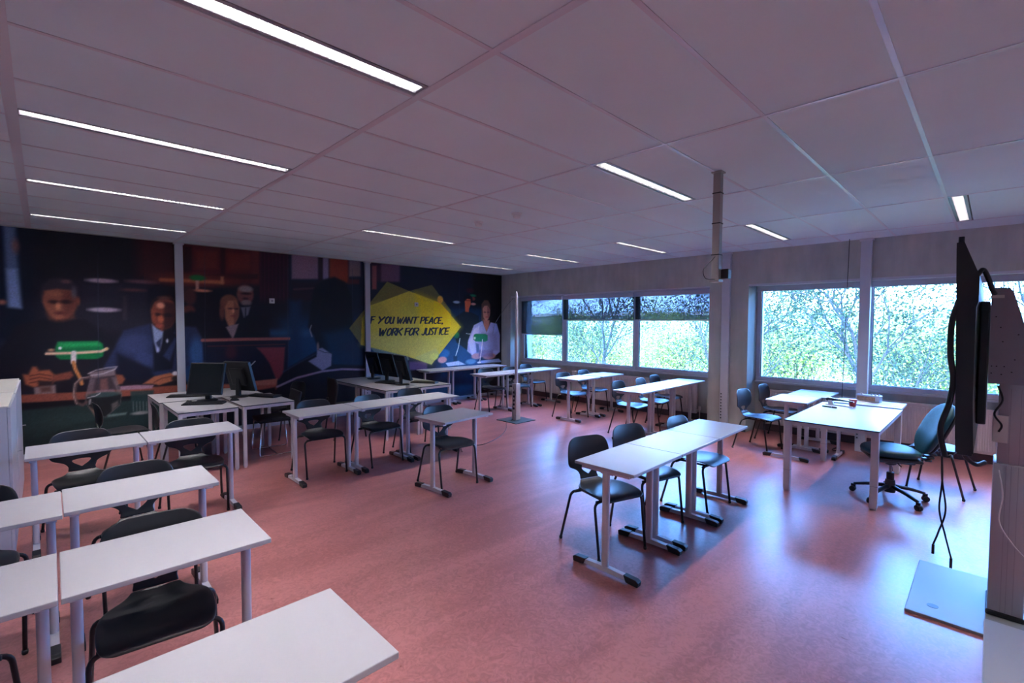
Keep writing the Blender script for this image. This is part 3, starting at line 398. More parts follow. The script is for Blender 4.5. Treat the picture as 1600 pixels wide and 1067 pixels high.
def paint():
    x0, x1, z0, z1 = XL+.01, WX-.004, .072, H-.012; st = .0125
    nx, nz = int((x1-x0)/st)+1, int((z1-z0)/st)+1
    xs = np.linspace(x0, x1, nx); zs = np.linspace(z0, z1, nz)
    X, Z = np.meshgrid(xs, zs); C = np.zeros((nz, nx, 3)); C[:] = (16, 18, 28)
    def seg(px, pz, a, b):
        ax, az = a; bx, bz = b; dx, dz = bx-ax, bz-az; L = dx*dx+dz*dz+1e-12
        t = np.clip(((px-ax)*dx+(pz-az)*dz)/L, 0, 1); return np.hypot(px-ax-t*dx, pz-az-t*dz)
    for it in MURAL:
        k, g, col, bl, al = it[:5]
        if k == 'e': bx = (g[0]-g[2], g[0]+g[2], g[1]-g[3], g[1]+g[3])
        else: q = np.array(g); bx = (q[:, 0].min(), q[:, 0].max(), q[:, 1].min(), q[:, 1].max())
        ex = bl*1.6+(it[5] if k == 'l' else 0)
        i0, i1 = np.searchsorted(xs, bx[0]-ex), np.searchsorted(xs, bx[1]+ex); j0, j1 = np.searchsorted(zs, bx[2]-ex), np.searchsorted(zs, bx[3]+ex)
        if i1 <= i0 or j1 <= j0: continue
        px, pz = X[j0:j1, i0:i1], Z[j0:j1, i0:i1]
        if k == 'e':
            d = np.hypot((px-g[0])/g[2], (pz-g[1])/g[3]); sd = (1-d)*min(g[2], g[3])
        elif k == 'l':
            d = np.full(px.shape, 9.)
            for a, b in zip(g, g[1:]): d = np.minimum(d, seg(px, pz, a, b))
            sd = it[5]-d
        else:
            d = np.full(px.shape, 9.); ins = np.zeros(px.shape, bool); n = len(g)
            for i in range(n):
                a, b = g[i], g[(i+1) % n]; d = np.minimum(d, seg(px, pz, a, b))
                if a[1] != b[1]:
                    cr = ((a[1] > pz) != (b[1] > pz)) & (px < (b[0]-a[0])*(pz-a[1])/(b[1]-a[1])+a[0]); ins ^= cr
            sd = np.where(ins, d, -d)
        t = np.clip(sd/(2*max(bl, .004))+.5, 0, 1); t = (t*t*(3-2*t)*al)[..., None]
        C[j0:j1, i0:i1] = C[j0:j1, i0:i1]*(1-t)+np.array(col)*t
    rng = np.random.RandomState(3)
    C *= 1+.04*rng.randn(nz, nx, 1)
    C = np.clip(C, 2, 255)/255; Lc = np.where(C <= .04045, C/12.92, ((C+.055)/1.055)**2.4)*MUR_K
    V = np.stack([X, np.full(X.shape, WY-.006), Z], -1).reshape(-1, 3)
    idx = np.arange(nx*nz).reshape(nz, nx)
    F = np.stack([idx[:-1, :-1], idx[:-1, 1:], idx[1:, 1:], idx[1:, :-1]], -1).reshape(-1, 4)
    # back face gives the print its thickness
    B = np.array([[x0, WY-.001, z0], [x1, WY-.001, z0], [x1, WY-.001, z1], [x0, WY-.001, z1]]); nb = len(V)
    V = np.concatenate([V, B])
    me = bpy.data.meshes.new('wall_mural'); me.vertices.add(len(V)); me.vertices.foreach_set('co', V.ravel())
    F2 = np.concatenate([F, [[nb+3, nb+2, nb+1, nb]]]); me.loops.add(F2.size); me.loops.foreach_set('vertex_index', F2.ravel().astype(np.int32))
    me.polygons.add(len(F2)); me.polygons.foreach_set('loop_start', np.arange(0, F2.size, 4, dtype=np.int32)); me.polygons.foreach_set('loop_total', np.full(len(F2), 4, np.int32))
    me.update(); me.validate()
    at = me.color_attributes.new('print', 'FLOAT_COLOR', 'POINT')
    col = np.ones((len(V), 4), np.float32); col[:nb, :3] = Lc.reshape(-1, 3); col[nb:, :3] = .02; at.data.foreach_set('color', col.ravel())
    me.materials.append(M['mural'])
    o = bpy.data.objects.new('wall_mural', me); COL.objects.link(o)
    return tag(o, 'wall-wide courtroom photo mural with people at a bench and a yellow slogan', 'mural')
mural = paint()
M['ink'] = mat('dark_print_ink', (.012, .018, .035), .45)
def G(*st): return st
GL = {
 'I': [[(.5, 1), (.45, 0)]], 'F': [[(.1, 1), (.05, 0)], [(.05, .97), (.95, 1)], [(.08, .52), (.8, .56)]],
 'Y': [[(.02, 1), (.42, .45)], [(1, 1.0), (.42, .45), (.1, 0)]], 'O': [[(.6, 1), (.15, .75), (.05, .25), (.4, 0), (.85, .25), (.95, .75), (.6, 1)]],
 'U': [[(.05, 1), (.05, .25), (.4, 0), (.85, .25), (.95, 1)], [(.95, 1), (.92, 0)]], 'W': [[(.03, 1), (.18, 0), (.52, .75), (.6, 0), (.98, 1)]],
 'A': [[(.0, 0), (.6, 1), (.92, 0)], [(.2, .33), (.85, .36)]], 'N': [[(.05, 0), (.12, 1), (.85, 0), (.98, 1)]],
 'T': [[(0, .96), (1, 1.02)], [(.52, 1), (.45, 0)]], 'P': [[(.12, 1), (.05, 0)], [(.1, .98), (.75, .98), (.92, .72), (.6, .48), (.1, .46)]],
 'E': [[(.1, 1), (.03, .02)], [(.1, .98), (.98, 1.02)], [(.08, .5), (.8, .54)], [(.03, .03), (.92, .06)]],
 'C': [[(.97, .9), (.6, 1), (.12, .7), (.08, .25), (.4, 0), (.88, .12)]], 'R': [[(.12, 1), (.04, 0)], [(.1, .98), (.75, .98), (.9, .74), (.6, .52), (.1, .48)], [(.45, .5), (.98, 0)]],
 'K': [[(.12, 1), (.04, 0)], [(.98, 1), (.1, .42)], [(.35, .55), (.98, 0)]], 'J': [[(.85, 1), (.75, .25), (.4, 0), (.0, .15)]],
 'S': [[(.97, .9), (.6, 1), (.2, .8), (.45, .55), (.85, .35), (.6, .03), (.03, .1)]], ',': [[(.6, .12), (.3, -.12)]]}
SMOOTH = set('OUCPRJS')
def lettering(text, ext, zb, zt, slant=.24):
    mb = MB(); hgt = zt-zb; y = WY-.0085; rnd = random.Random(5)
    for ch, (a, b) in zip(text, ext):
        w = b-a; sl = slant*hgt
        for st in GL[ch]:
            P = [(a-sl*.5+sl*p[1]+p[0]*(w*.86), zb+p[1]*hgt) for p in st]
            if ch in SMOOTH and len(P) > 3:
                q = curve_pts([(p[0], 0, p[1]) for p in P], 4); P = [(v.x, v.z) for v in q]
            n = len(P); r0 = .0148
            for i in range(n-1):
                (xa, za), (xb, zb2) = P[i], P[i+1]; d = Vector((xb-xa, zb2-za)); L = d.length
                if L < 1e-5: continue
                d /= L; nn = Vector((-d.y, d.x)); ra = r0*(1.15-.45*i/n); rb = r0*(1.15-.45*(i+1)/n)
                # chisel-like pen: heavier on down strokes
                k = .72+.5*abs(d.y); ra *= k; rb *= k
                e = d*.004; q = [(xa-e.x+nn.x*ra, za-e.y+nn.y*ra), (xb+e.x+nn.x*rb, zb2+e.y+nn.y*rb), (xb+e.x-nn.x*rb, zb2+e.y-nn.y*rb), (xa-e.x-nn.x*ra, za-e.y-nn.y*ra)]
                dy = .0003*((i+len(mb.bm.faces)) % 5)
                mb.prism(q, 1, y-dy, WY-.006)
    return mb.build('lettering', 'ink', mural)
e1 = [4.493, 4.533, 4.551, 4.65, 4.713, 4.869, 4.866, 4.973, 4.973, 5.068, 5.135, 5.292, 5.282, 5.382, 5.376, 5.503, 5.483, 5.668, 5.7, 5.816, 5.816, 5.913, 5.913, 6.039, 6.039, 6.159, 6.15, 6.256, 6.255, 6.291]
e2 = [4.729, 4.905, 4.905, 5.018, 5.018, 5.134, 5.124, 5.271, 5.32, 5.441, 5.421, 5.533, 5.522, 5.667, 5.73, 5.837, 5.826, 5.944, 5.944, 6.043, 6.021, 6.154, 6.165, 6.233, 6.221, 6.347, 6.335, 6.462]
lettering('IFYOUWANTPEACE,', list(zip(e1[::2], e1[1::2])), 1.728, 1.862)
lettering('WORKFORJUSTICE', list(zip(e2[::2], e2[1::2])), 1.485, 1.632)
def socket(x, z, label):
    t = thing('wall_socket', label, 'socket', (x, WY-.006, z))
    MB().box(-.042, .042, -.022, 0, -.042, .042, bev=.006).build('plate', 'white', t)
    MB().lathe([(.017, 0), (.019, .003), (.019, .006)], R=Matrix.Rotation(PI/2, 3, 'X'), o=(0, -.019, 0)).build('outlet', 'bracket', t)
socket(2.747, 2.103, 'small white box socket on the dark mural beside the raised man')
socket(5.585, 2.126, 'small white box socket on the yellow panel above the slogan')

# ------------------------------------------------------------------ luminaires
def luminaire(label):
    t = thing('ceiling_light', label, 'ceiling light', (0, 0, 0), 0, 'recessed strip lights in the ceiling')
    L, w = DB/2-.016, LW/2
    f = MB()
    for a, b, c, d in ((-L, L, -w, -w+.022), (-L, L, w-.022, w), (-L, -L+.014, -w+.022, w-.022), (L-.014, L, -w+.022, w-.022)): f.box(a, b, c, d, .002, .078)
    f.build('frame', 'bracket', t)
    MB().box(-L+.02, L-.02, -w+.026, w-.026, .070, .078).build('tube', 'lamp', t)
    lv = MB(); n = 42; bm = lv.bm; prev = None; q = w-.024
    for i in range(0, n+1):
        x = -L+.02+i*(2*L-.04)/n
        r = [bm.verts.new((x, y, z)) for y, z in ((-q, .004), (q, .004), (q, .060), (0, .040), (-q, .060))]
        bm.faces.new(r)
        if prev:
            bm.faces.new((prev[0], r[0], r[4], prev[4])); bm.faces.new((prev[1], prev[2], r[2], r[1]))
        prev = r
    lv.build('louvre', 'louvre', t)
    return t
LL = {(0, 1): 'brightest and nearest strip light, running off the top of the picture', (0, 4): 'second strip light from the front over the left desk rows',
 (0, 7): 'third strip light from the front over the left desk rows', (0, 10): 'strip light closest to the mural at far left, above the seated man',
 (2, 1): 'strip light in the middle of the ceiling, just left of the hanging service pole', (2, 7): 'strip light above the slogan, level with the smoke detectors',
 (4, -2): 'strip light above the flat screen at the right', (4, 1): 'strip light near the window wall just right of the hanging pole',
 (4, 4): 'strip light near the window wall above the half-lowered blinds', (4, 7): 'strip light near the windows, second from the mural corner', (4, 10): 'strip light in the ceiling corner between mural and windows'}
lum0 = None
for k in LIGHTS:
    lab = LL.get(k, 'strip light over the front part of the room, number %d behind the viewer' % LIGHTS.index(k))
    if lum0 is None: lum0 = luminaire(lab); o = lum0
    else: o = copy_tree(lum0); o['label'] = lab
    b, a = k; o.location = (G0+DB*(b+.5), A0+DA*a-LW/2-.012, H)
def detector(x, y, label):
    t = thing('smoke_detector', label, 'smoke detector', (x, y, H))
    MB().lathe([(.055, 0), (.055, -.014), (.048, -.02)], 24).build('base', 'white', t, smooth=True, angle=.5)
    MB().lathe([(.040, -.020), (.042, -.036), (.034, -.05), (.014, -.054)], 24).build('sensor', 'white', t, smooth=True, angle=.5)
detector(3.62, 4.22, 'round white smoke detector, left of the two on the ceiling')
detector(3.62, 3.60, 'round white smoke detector, right of the two on the ceiling')
# hanging service pole
t = thing('ceiling_pole', 'beige square service pole hanging from the ceiling with a black camera box', 'service pole', (3.725, 1.52, 0))
MB().box(-.028, .028, -.028, .028, 2.09, H-.001, bev=.004).build('pole', 'pole', t)
MB().box(-.04, .04, -.04, .04, H-.012, H-.0, bev=.003).build('ceiling_plate', 'pole', t)
MB().box(-.045, .045, -.035, .035, 2.075, 2.092, bev=.003).build('foot_plate', 'pole', t)
MB().box(.01, .07, -.085, -.030, 2.10, 2.175, bev=.006).build('camera_box', 'black', t)
m = MB(); m.lathe([(.018, 0), (.020, .012), (.012, .018)], 16, o=(.07, -.058, 2.138), R=Matrix.Rotation(PI/2, 3, 'Y')); m.build('lens', 'screen', t, smooth=True, angle=.5)
for z in (2.75, 2.52, 2.28): MB().box(-.031, .031, -.031, .031, z, z+.008).build('strap', 'black', t)
MB().tube(curve_pts([(-.03, 0, 2.27), (-.085, .03, 2.21), (-.125, .05, 2.16), (-.10, .04, 2.10), (-.03, .0, 2.095)]), .0035, 6).build('cable', 'black', t, smooth=True)
# thin hanging cable in front of the second window
cb = MB().tube(curve_pts([(7.9, 1.42, H), (7.88, 1.425, 2.3), (7.86, 1.43, 1.5), (7.84, 1.44, .7), (7.84, 1.44, .06)]), .004, 6)
cb.tube(curve_pts([(7.84, 1.44, .06), (7.80, 1.52, .012), (7.74, 1.50, .012), (7.78, 1.46, .012), (7.86, 1.46, .012), (7.85, 1.52, .016), (7.78, 1.50, .02)]), .006, 6)
tag(cb.build('hanging_cable', 'black', smooth=True), 'thin black cable hanging from the ceiling before the window, coiled on the floor', 'cable')

# ------------------------------------------------------------------ student desks
DW, DD, DH = .705, .485, .758
def make_desk():
    t = thing('student_desk', '', 'desk')
    MB().box(0, DW, 0, DD, DH-.022, DH, bev=.003).build('tabletop', 'desk_top', t)
    f = MB(); f.box(.05, DW-.05, DD*.5-.05, DD*.5-.02, DH-.062, DH-.022); f.box(.05, DW-.05, DD*.5+.02, DD*.5+.05, DH-.062, DH-.022)
    for x in (.022, DW-.062): f.box(x, x+.04, .05, DD-.05, DH-.045, DH-.022)
    f.build('frame', 'desk_metal', t)
    for sx in (0, 1):
        xc = .045 if sx == 0 else DW-.045
        MB().box(xc-.019, xc+.019, DD*.5-.026, DD*.5+.026, .02, DH-.022, bev=.014, seg=3).build('leg', 'desk_metal', t, smooth=True, angle=.7)
        ft = MB(); ft.prism([(DD*.5-.17, .014), (DD*.5+.17, .014), (DD*.5+.17, .044), (DD*.5+.04, .050), (DD*.5-.04, .050), (DD*.5-.17, .044)], 0, xc-.019, xc+.019)
        foot = ft.build('foot', 'desk_metal', t)
        for sy in (-1, 1):
            c = MB(); e = DD*.5
            c.prism([(e+sy*.175, .006), (e+sy*.264, .0), (e+sy*.270, .034), (e+sy*.250, .046), (e+sy*.155, .051)], 0, xc-.0235, xc+.0235)
            bmesh.ops.bevel(c.bm, geom=c.bm.edges[:], offset=.004, segments=2, affect='EDGES', profile=.5)
            c.build('foot_cap', 'black', foot)
    MB().tube([(DW-.012, DD*.28, DH-.028), (DW-.012, DD*.28, DH-.055), (DW-.03, DD*.28, DH-.06)], .006, 6).build('bag_hook', 'steel', t)
    return t
desk0 = make_desk(); used = []
def desk(x, y, r, label, group):
    o = desk0 if not used else copy_tree(desk0); used.append(1)
    o.location = (x, y, 0); o.rotation_euler = (0, 0, r); o['label'] = label; o['group'] = group
def row(x, y, r, n, labels, group, step=DW+.008):
    for i in range(n): desk(x+math.cos(r)*i*step, y+math.sin(r)*i*step, r, labels[i], group)
gL, gM, gR = 'white desks of the left rows', 'white desks of the middle rows', 'white desks of the right rows'
desk(.04, 1.235, -.0, 'white desk in the foreground, cut off by the bottom of the picture', gL)
row(-.69, 2.325, -.01, 2, ['white desk cut off by the left edge, touching the wide desk behind the foreground one', 'wide-looking white desk over the black chair at the lower left, just behind the foreground desk'], gL)
desk(.055, 3.36, -.005, 'white desk in the second row from the foreground, with a gap to its left neighbour', gL)
desk(-.655, 3.335, -.005, 'white desk at the left edge in the second row, set apart from its right neighbour', gL)
row(-.116, 4.867, .005, 2, ['white desk ending against the white cabinets, left of a joined pair', 'white desk in front of the grey computer tables, right of a joined pair'], gL, DW+.008)
row(1.888, 5.083, .0, 3, ['white desk at the left end of the three-desk row before the second monitor table', 'middle white desk of the three-desk row before the second monitor table', 'white desk at the right end of the three-desk row, partly behind the single desk'], gM, .713)
desk(2.82, 3.795, .09, 'single white desk standing alone in the middle of the room, slightly turned', gM)
row(2.735, 1.624, .012, 3, ['nearest white desk of the three-desk row in the centre right, black chair at its left', 'middle white desk of the three-desk row in the centre right', 'far white desk of the three-desk row in the centre right, beside the blue-lit seat'], gR, .713)
row(5.575, 8.02, -.012, 3, ['left white desk of the row pushed against the mural', 'middle white desk of the row pushed against the mural', 'white desk of the mural row closest to the window corner'], gM, .725)
row(5.894, 6.64, .0, 3, ['left white desk of the row behind the upright power column', 'middle white desk of the row behind the upright power column', 'right white desk of the row behind the power column, closest to the corner window'], gM, .735)
desk(6.63, 5.06, .03, 'white desk right of the power column, nearer of a stepped pair', gR)
desk(7.40, 5.075, .0, 'white desk by the radiator, farther of a stepped pair', gR)
row(6.054, 3.486, .008, 3, ['nearest white desk of the row beside the window with lowered blinds', 'middle white desk of the row beside the window with lowered blinds', 'far white desk of the row, reaching to the radiator by the concrete pier'], gR, .72)
desk(6.80, 1.61, .0, 'white desk just behind the teacher desk, at its left', gR)
desk(7.512, 1.545, .0, 'white desk under the window right of the pier, set a little back from its neighbour', gR)
o = len(used); desk(7.69, .73, PI/2, 'white desk turned sideways under the metal box and papers', gR)

# ------------------------------------------------------------------ student chairs
def shell(rows, name, m, parent, nseg=8, thick=.009, crossk=0.0):
    """rows: (centre (y,z), half width, hole half width, cross curve, normal hint)"""
    bm = bmesh.new(); prev = None
    for (y, z), w, h, k, (ny, nz) in rows:
        cur = []
        for side in (-1, 1):
            L = []
            for i in range(nseg+1):
                x = side*(h+(w-h)*i/nseg); q = k*(x/.2)**2
                L.append(bm.verts.new((x, y+ny*q, z+nz*q)))
            cur.append(L)
        if prev:
            for s in (0, 1):
                for i in range(nseg):
                    a, b, c, d = prev[s][i], prev[s][i+1], cur[s][i+1], cur[s][i]
                    try: bm.faces.new((a, b, c, d) if s else (d, c, b, a))
                    except ValueError: pass
        prev = cur
    bmesh.ops.remove_doubles(bm, verts=bm.verts[:], dist=1e-5)
    bmesh.ops.recalc_face_normals(bm, faces=bm.faces[:])
    me = bpy.data.meshes.new(name); bm.to_mesh(me); bm.free(); me.materials.append(M[m])
    me.polygons.foreach_set('use_smooth', [True]*len(me.polygons))
    o = bpy.data.objects.new(name, me); COL.objects.link(o); o.parent = parent
    s = o.modifiers.new('s', 'SOLIDIFY'); s.thickness = thick; s.offset = 0
    sd = o.modifiers.new('d', 'SUBSURF'); sd.levels = 1; sd.render_levels = 1
    return o
def make_chair():
    t = thing('school_chair', '', 'chair')
    # seat: front at y=-.22, rear flows into the waist at y=.19
    rows = []
    for y, z, w, k in ((-.232, .428, .150, .0), (-.228, .437, .178, .0), (-.215, .447, .196, -.004), (-.17, .455, .208, .006), (-.10, .452, .213, .012), (-.02, .446, .213, .016), (.06, .443, .205, .018), (.12, .444, .178, .016), (.155, .448, .140, .012), (.185, .458, .108, .006), (.205, .474, .096, .002)):
        rows.append(((y, z), w, 0, k, (0, 1)))
    shell(rows, 'seat', 'chair', t)
    rows = []
    prof = [(.205, .474, .093, 0), (.216, .490, .088, 0), (.222, .502, .086, .0), (.226, .513, .088, .012), (.229, .524, .094, .030), (.231, .536, .104, .046), (.233, .548, .120, .057), (.234, .558, .140, .062),
            (.235, .566, .160, .058), (.236, .573, .178, .0), (.238, .590, .197, 0), (.241, .620, .209, 0), (.246, .67, .212, 0), (.252, .72, .209, 0), (.259, .765, .196, 0), (.264, .790, .176, 0), (.267, .806, .146, 0), (.269, .813, .105, 0)]
    for y, z, w, h in prof: rows.append(((y, z), w, h, -.028*min(1, max(0, (z-.5)/.15)), (1, 0)))
    shell(rows, 'backrest', 'chair', t)
    fr = MB()
    for s in (-1, 1):
        fr.tube([(s*.15, -.17, .428), (s*.15, .14, .425)], .010, 8)
    fr.tube([(-.205, -.15, .420), (.205, -.15, .420)], .011, 8); fr.tube([(-.205, .12, .418), (.205, .12, .418)], .011, 8)
    fr.build('seat_frame', 'chair_tube', t, smooth=True)
    for sx in (-1, 1):
        for y0, y1, xf in ((-.15, -.215, .215), (.12, .245, .245)):
            p = smooth_path([(sx*.13, y0, .420), (sx*.228, y0+(y1-y0)*.15, .418), (sx*(xf+.008), y1, .012)], .05, 5)
            leg = MB().tube(p, .0105, 10).build('leg', 'chair_tube', t, smooth=True)
            MB().lathe([(.012, .0), (.014, .008), (.013, .022)], 10, o=(sx*(xf+.008), y1, 0)).build('foot_glide', 'black', leg, smooth=True)
    return t
chair0 = make_chair(); cused = []
def chair(x, y, deg, label, group):
    o = chair0 if not cused else copy_tree(chair0); cused.append(1)
    o.location = (x, y, 0); o.rotation_euler = (0, 0, math.radians(deg)); o['label'] = label; o['group'] = group
cL, cM, cR = 'black school chairs of the left rows', 'black school chairs of the middle rows', 'black school chairs of the right rows'
CH = [
 (.34, 2.61, -6, 'black chair fully in view at lower left, tucked behind the wide white desk', cL),
 (-.36, 2.62, -4, 'black chair at the bottom left corner, mostly cut off by the picture edge', cL),
 (.43, 3.74, 3, 'black chair tucked under the lone desk in the second row from the foreground', cL),
 (-.33, 3.75, 0, 'black chair at the left edge, second row from the foreground', cL),
 (.23, 5.27, 4, 'black chair beside the white cabinets, its open back showing under the desk', cL),
 (.98, 5.18, -3, 'black chair tucked under the desk in front of the computer tables', cL),
 (2.29, 5.51, -3.5, 'black chair at the left end of the middle three-desk row', cM),
 (2.98, 5.42, 5, 'black chair in the middle of the middle three-desk row', cM),
 (3.69, 5.60, -5, 'black chair at the right end of the middle three-desk row', cM),
 (3.14, 4.15, -5, 'black chair at the single free-standing desk', cM),
 (3.14, 2.12, -17, 'black chair at the near end of the centre-right row, whole back in view', cR),
 (3.80, 2.13, -14, 'black chair at the middle desk of the centre-right row', cR),
 (4.54, 1.99, -4, 'black chair with sky-lit seat at the far end of the centre-right row', cR),
 (6.65, 4.03, 1, 'chair at the near end of the window row with lowered blinds', cR),
 (7.30, 3.99, 6, 'chair in the middle of the window row with lowered blinds', cR),
 (7.93, 4.08, 2, 'chair close to the radiator at the far end of the window row', cR),
 (6.98, 5.48, -6, 'chair behind the nearer stepped desk right of the power column', cR),
 (7.72, 5.53, 2, 'chair behind the farther stepped desk, next to the radiator', cR),
 (6.40, 7.04, -6, 'dark chair directly behind the left side of the power column row', cM),
 (7.04, 6.98, -7, 'chair just right of the power column, blue-lit seat', cM),
 (7.80, 7.22, -1, 'chair at the corner window, farthest to the right of the power column row', cM),
 (7.14, 2.27, -7, 'blue-lit chair behind the teacher desk, nearer of two by the pier', cR),
 (7.95, 2.25, -4, 'blue-lit chair behind the teacher desk, farther of two, against the radiator', cR),
 (6.75, .36, 172, 'chair half hidden between the teacher chair and the flat screen', cR),
 (.66, 7.25, 95, 'black chair seen from the side against the painted glass jug', cL),
 (1.13, 6.72, 88, 'black chair at the short end of the left computer tables, back edge-on', cL),
 (2.62, 7.62, -80, 'black chair at the right end of the left computer tables, back low before the mural', cM),
]
for c in CH: chair(*c)
# ------------------------------------------------------------------ computer tables
def make_ctable(w, d, h, name, top, metal, lw=.040, label='', cat='table', th=.013):
    t = thing(name, label, cat)
    MB().box(0, w, 0, d, h-th, h, bev=.0015).build('tabletop', top, t)
    e = MB()
    for a, b, c, q in ((-.0015, w+.0015, -.0015, .001), (-.0015, w+.0015, d-.001, d+.0015), (-.0015, .001, 0, d), (w-.001, w+.0015, 0, d)): e.box(a, b, c, q, h-th, h-.0015)
    e.build('edge_band', 'dark_edge', t)
    f = MB(); z0, z1 = h-th-.035, h-th
    f.box(lw, w-lw, .004, .03, z0, z1); f.box(lw, w-lw, d-.03, d-.004, z0, z1); f.box(.004, .03, lw, d-lw, z0, z1); f.box(w-.03, w-.004, lw, d-lw, z0, z1)
    f.build('apron', metal, t)
    for x in (.002, w-lw-.002):
        for y in (.002, d-lw-.002):
            l = MB().box(x, x+lw, y, y+lw, .018, h-th, bev=.004).build('leg', metal, t)
            MB().box(x+.004, x+lw-.004, y+.004, y+lw-.004, 0, .02, bev=.003).build('foot', 'offwhite', l)
    return t
ct0 = make_ctable(.592, .92, .75, 'computer_table', 'comp_top', 'desk_metal', .038)
G1, G2 = 'grey-topped tables of the left computer island', 'grey-topped tables of the right computer island'
CT = [(1.03, 6.22, 'grey computer table of the left island with a keyboard, nearest the white desks', G1), (1.675, 6.24, 'grey computer table at the front right of the left island, over the chrome sled chair', G1),
      (1.00, 7.18, 'grey computer table at the back left of the left island, beside the duct post', G1), (1.60, 7.18, 'grey computer table at the back right of the left island, behind the monitors', G1),
      (3.56, 6.23, 'grey computer table at the front left corner of the right computer island', G2), (4.165, 6.23, 'grey computer table at the front right of the right island, with the flat keyboard', G2),
      (3.56, 7.165, 'grey computer table at the back left of the right island, beside the mesh-backed chair', G2), (4.165, 7.165, 'grey computer table at the back right of the right island', G2)]
for i, (x, y, lab, g) in enumerate(CT):
    o = ct0 if i == 0 else copy_tree(ct0); o.location = (x, y, 0); o['label'] = lab; o['group'] = g
# monitors: panel centre above stand
def make_monitor():
    t = thing('monitor', '', 'monitor')
    b = MB(); b.lathe([(.115, 0), (.118, .008), (.10, .014), (.03, .02)], 24); b.build('stand_foot', 'monitor', t, smooth=True, angle=.6)
    MB().box(-.035, .035, .005, .04, .015, .26, bev=.008).build('stand_neck', 'monitor', t)
    R = Matrix.Rotation(math.radians(-16), 3, 'X')
    p = MB(); p.box(-.21, .21, -.03, .012, -.205, .205, bev=.007, R=R, o=(0, 0, .275)); p.box(-.12, .12, .01, .045, -.12, .12, bev=.015, R=R, o=(0, 0, .275))
    pan = p.build('panel', 'monitor', t)
    MB().box(-.192, .192, -.032, -.0305, -.180, .188, R=R, o=(0, 0, .275)).build('screen', 'screen', pan)
    for sx in (-1, 1):
        fr = MB(); x = sx*.2112; fr.box(x-.0008, x+.0008, -.028, .008, -.20, .20, R=R, o=(0, 0, .275)); fr.build('side_trim', 'mon_edge', pan)
    # -.2105, -.028, .008, -.20, .20, R=R, o=(0, 0, .275)); fr.box(.2105, .212, -.028, .008, -.20, .20, R=R, o=(0, 0, .275)); fr.build('side_trim', 'mon_edge', pan)
    return t
mon0 = make_monitor(); musd = []
def monitor(x, y, deg, label, g):
    o = mon0 if not musd else copy_tree(mon0); musd.append(1); o.location = (x, y, .7502); o.rotation_euler = (0, 0, math.radians(deg)); o['label'] = label; o['group'] = g
monitor(1.47, 6.99, -42, 'black monitor facing us, left one of the pair on the left computer island', 'monitors on the left computer island')
monitor(1.86, 7.06, 118, 'black monitor leaning against its neighbour, right one of the pair on the left computer island', 'monitors on the left computer island')
monitor(4.18, 7.72, 92, 'black monitor against the duct post, leftmost of three on the right island', 'monitors on the right computer island')
monitor(4.17, 7.22, 94, 'black monitor in the middle of three on the right island', 'monitors on the right computer island')
monitor(4.10, 6.66, 84, 'black monitor on a slanted stand, rightmost and nearest on the right island', 'monitors on the right computer island')
def keyboard(x, y, deg, label, L=.44, D=.15, name='keyboard'):
    t = thing(name, label, 'keyboard', (x, y, .7502), math.radians(deg))
    MB().prism([(-D/2, 0), (D/2, 0), (D/2, .024), (-D/2, .014)], 0, -L/2, L/2).build('case', 'monitor', t)
    k = MB(); cols, rws = 20, 5
    for i in range(cols):
        for j in range(rws):
            x0 = -L/2+.012+i*(L-.024)/cols; y0 = -D/2+.012+j*(D-.024)/rws; z = .0145+.010*((y0+D/2)/D)
            k.box(x0+.001, x0+(L-.024)/cols-.001, y0+.001, y0+(D-.024)/rws-.001, z, z+.006)
    k.build('keys', 'black', t)
keyboard(1.38, 6.72, -30, 'black keyboard lying in front of the monitors on the left island')
keyboard(1.36, 7.55, -25, 'black keyboard near the duct post on the left island')
keyboard(2.10, 6.86, -62, 'black keyboard at the right side of the left island')
keyboard(4.50, 6.62, -60, 'black keyboard on the front right table of the right island')
keyboard(4.02, 6.96, -70, 'black keyboard between the monitors of the right island')
def mouse(x, y, deg, label, z=.7502):
    m = MB(); m.bm.free(); m.bm = bmesh.new(); bmesh.ops.create_uvsphere(m.bm, u_segments=14, v_segments=8, radius=1)
    for v in m.bm.verts: v.co = Vector((v.co.x*.032, v.co.y*.055, max(0, v.co.z)*.034))
    t = thing('computer_mouse', label, 'mouse', (x, y, z), math.radians(deg)); m.build('body', 'monitor', t, smooth=True)
    MB().box(-.003, .003, .018, .034, .026, .0345, bev=.001).build('wheel', 'black', t)
mouse(1.265, 6.93, 20, 'black mouse at the left edge of the keyboard on the left island')
mouse(1.72, 6.76, 60, 'black mouse between the two front tables of the left island')
# ------------------------------------------------------------------ other chairs
def sled_chair():
    t = thing('cantilever_chair', 'black padded visitor chair with chrome sled frame under the left computer island', 'chair', (2.20, 6.80, 0), math.radians(-95), None)
    for s in (-1, 1):
        p = smooth_path([(s*.22, -.20, .44), (s*.23, -.23, .012), (s*.23, .22, .012), (s*.22, .18, .44)], .04, 5)
        MB().tube(p, .008, 8).build('side_frame', 'chrome', t, smooth=True)
    f = MB(); f.tube([(-.23, -.02, .012), (.23, -.02, .012)], .008, 8); f.tube([(-.22, .18, .43), (.22, .18, .43)], .008, 8); f.build('cross_bar', 'chrome', t, smooth=True)
    MB().box(-.225, .225, -.23, .22, .435, .485, bev=.02, seg=3).build('seat', 'black_fabric', t, smooth=True, angle=.8)
    R = Matrix.Rotation(math.radians(-12), 3, 'X'); MB().box(-.22, .22, -.02, .02, .02, .34, bev=.018, seg=3, R=R, o=(0, .22, .48)).build('backrest', 'black_fabric', t, smooth=True, angle=.8)
sled_chair()
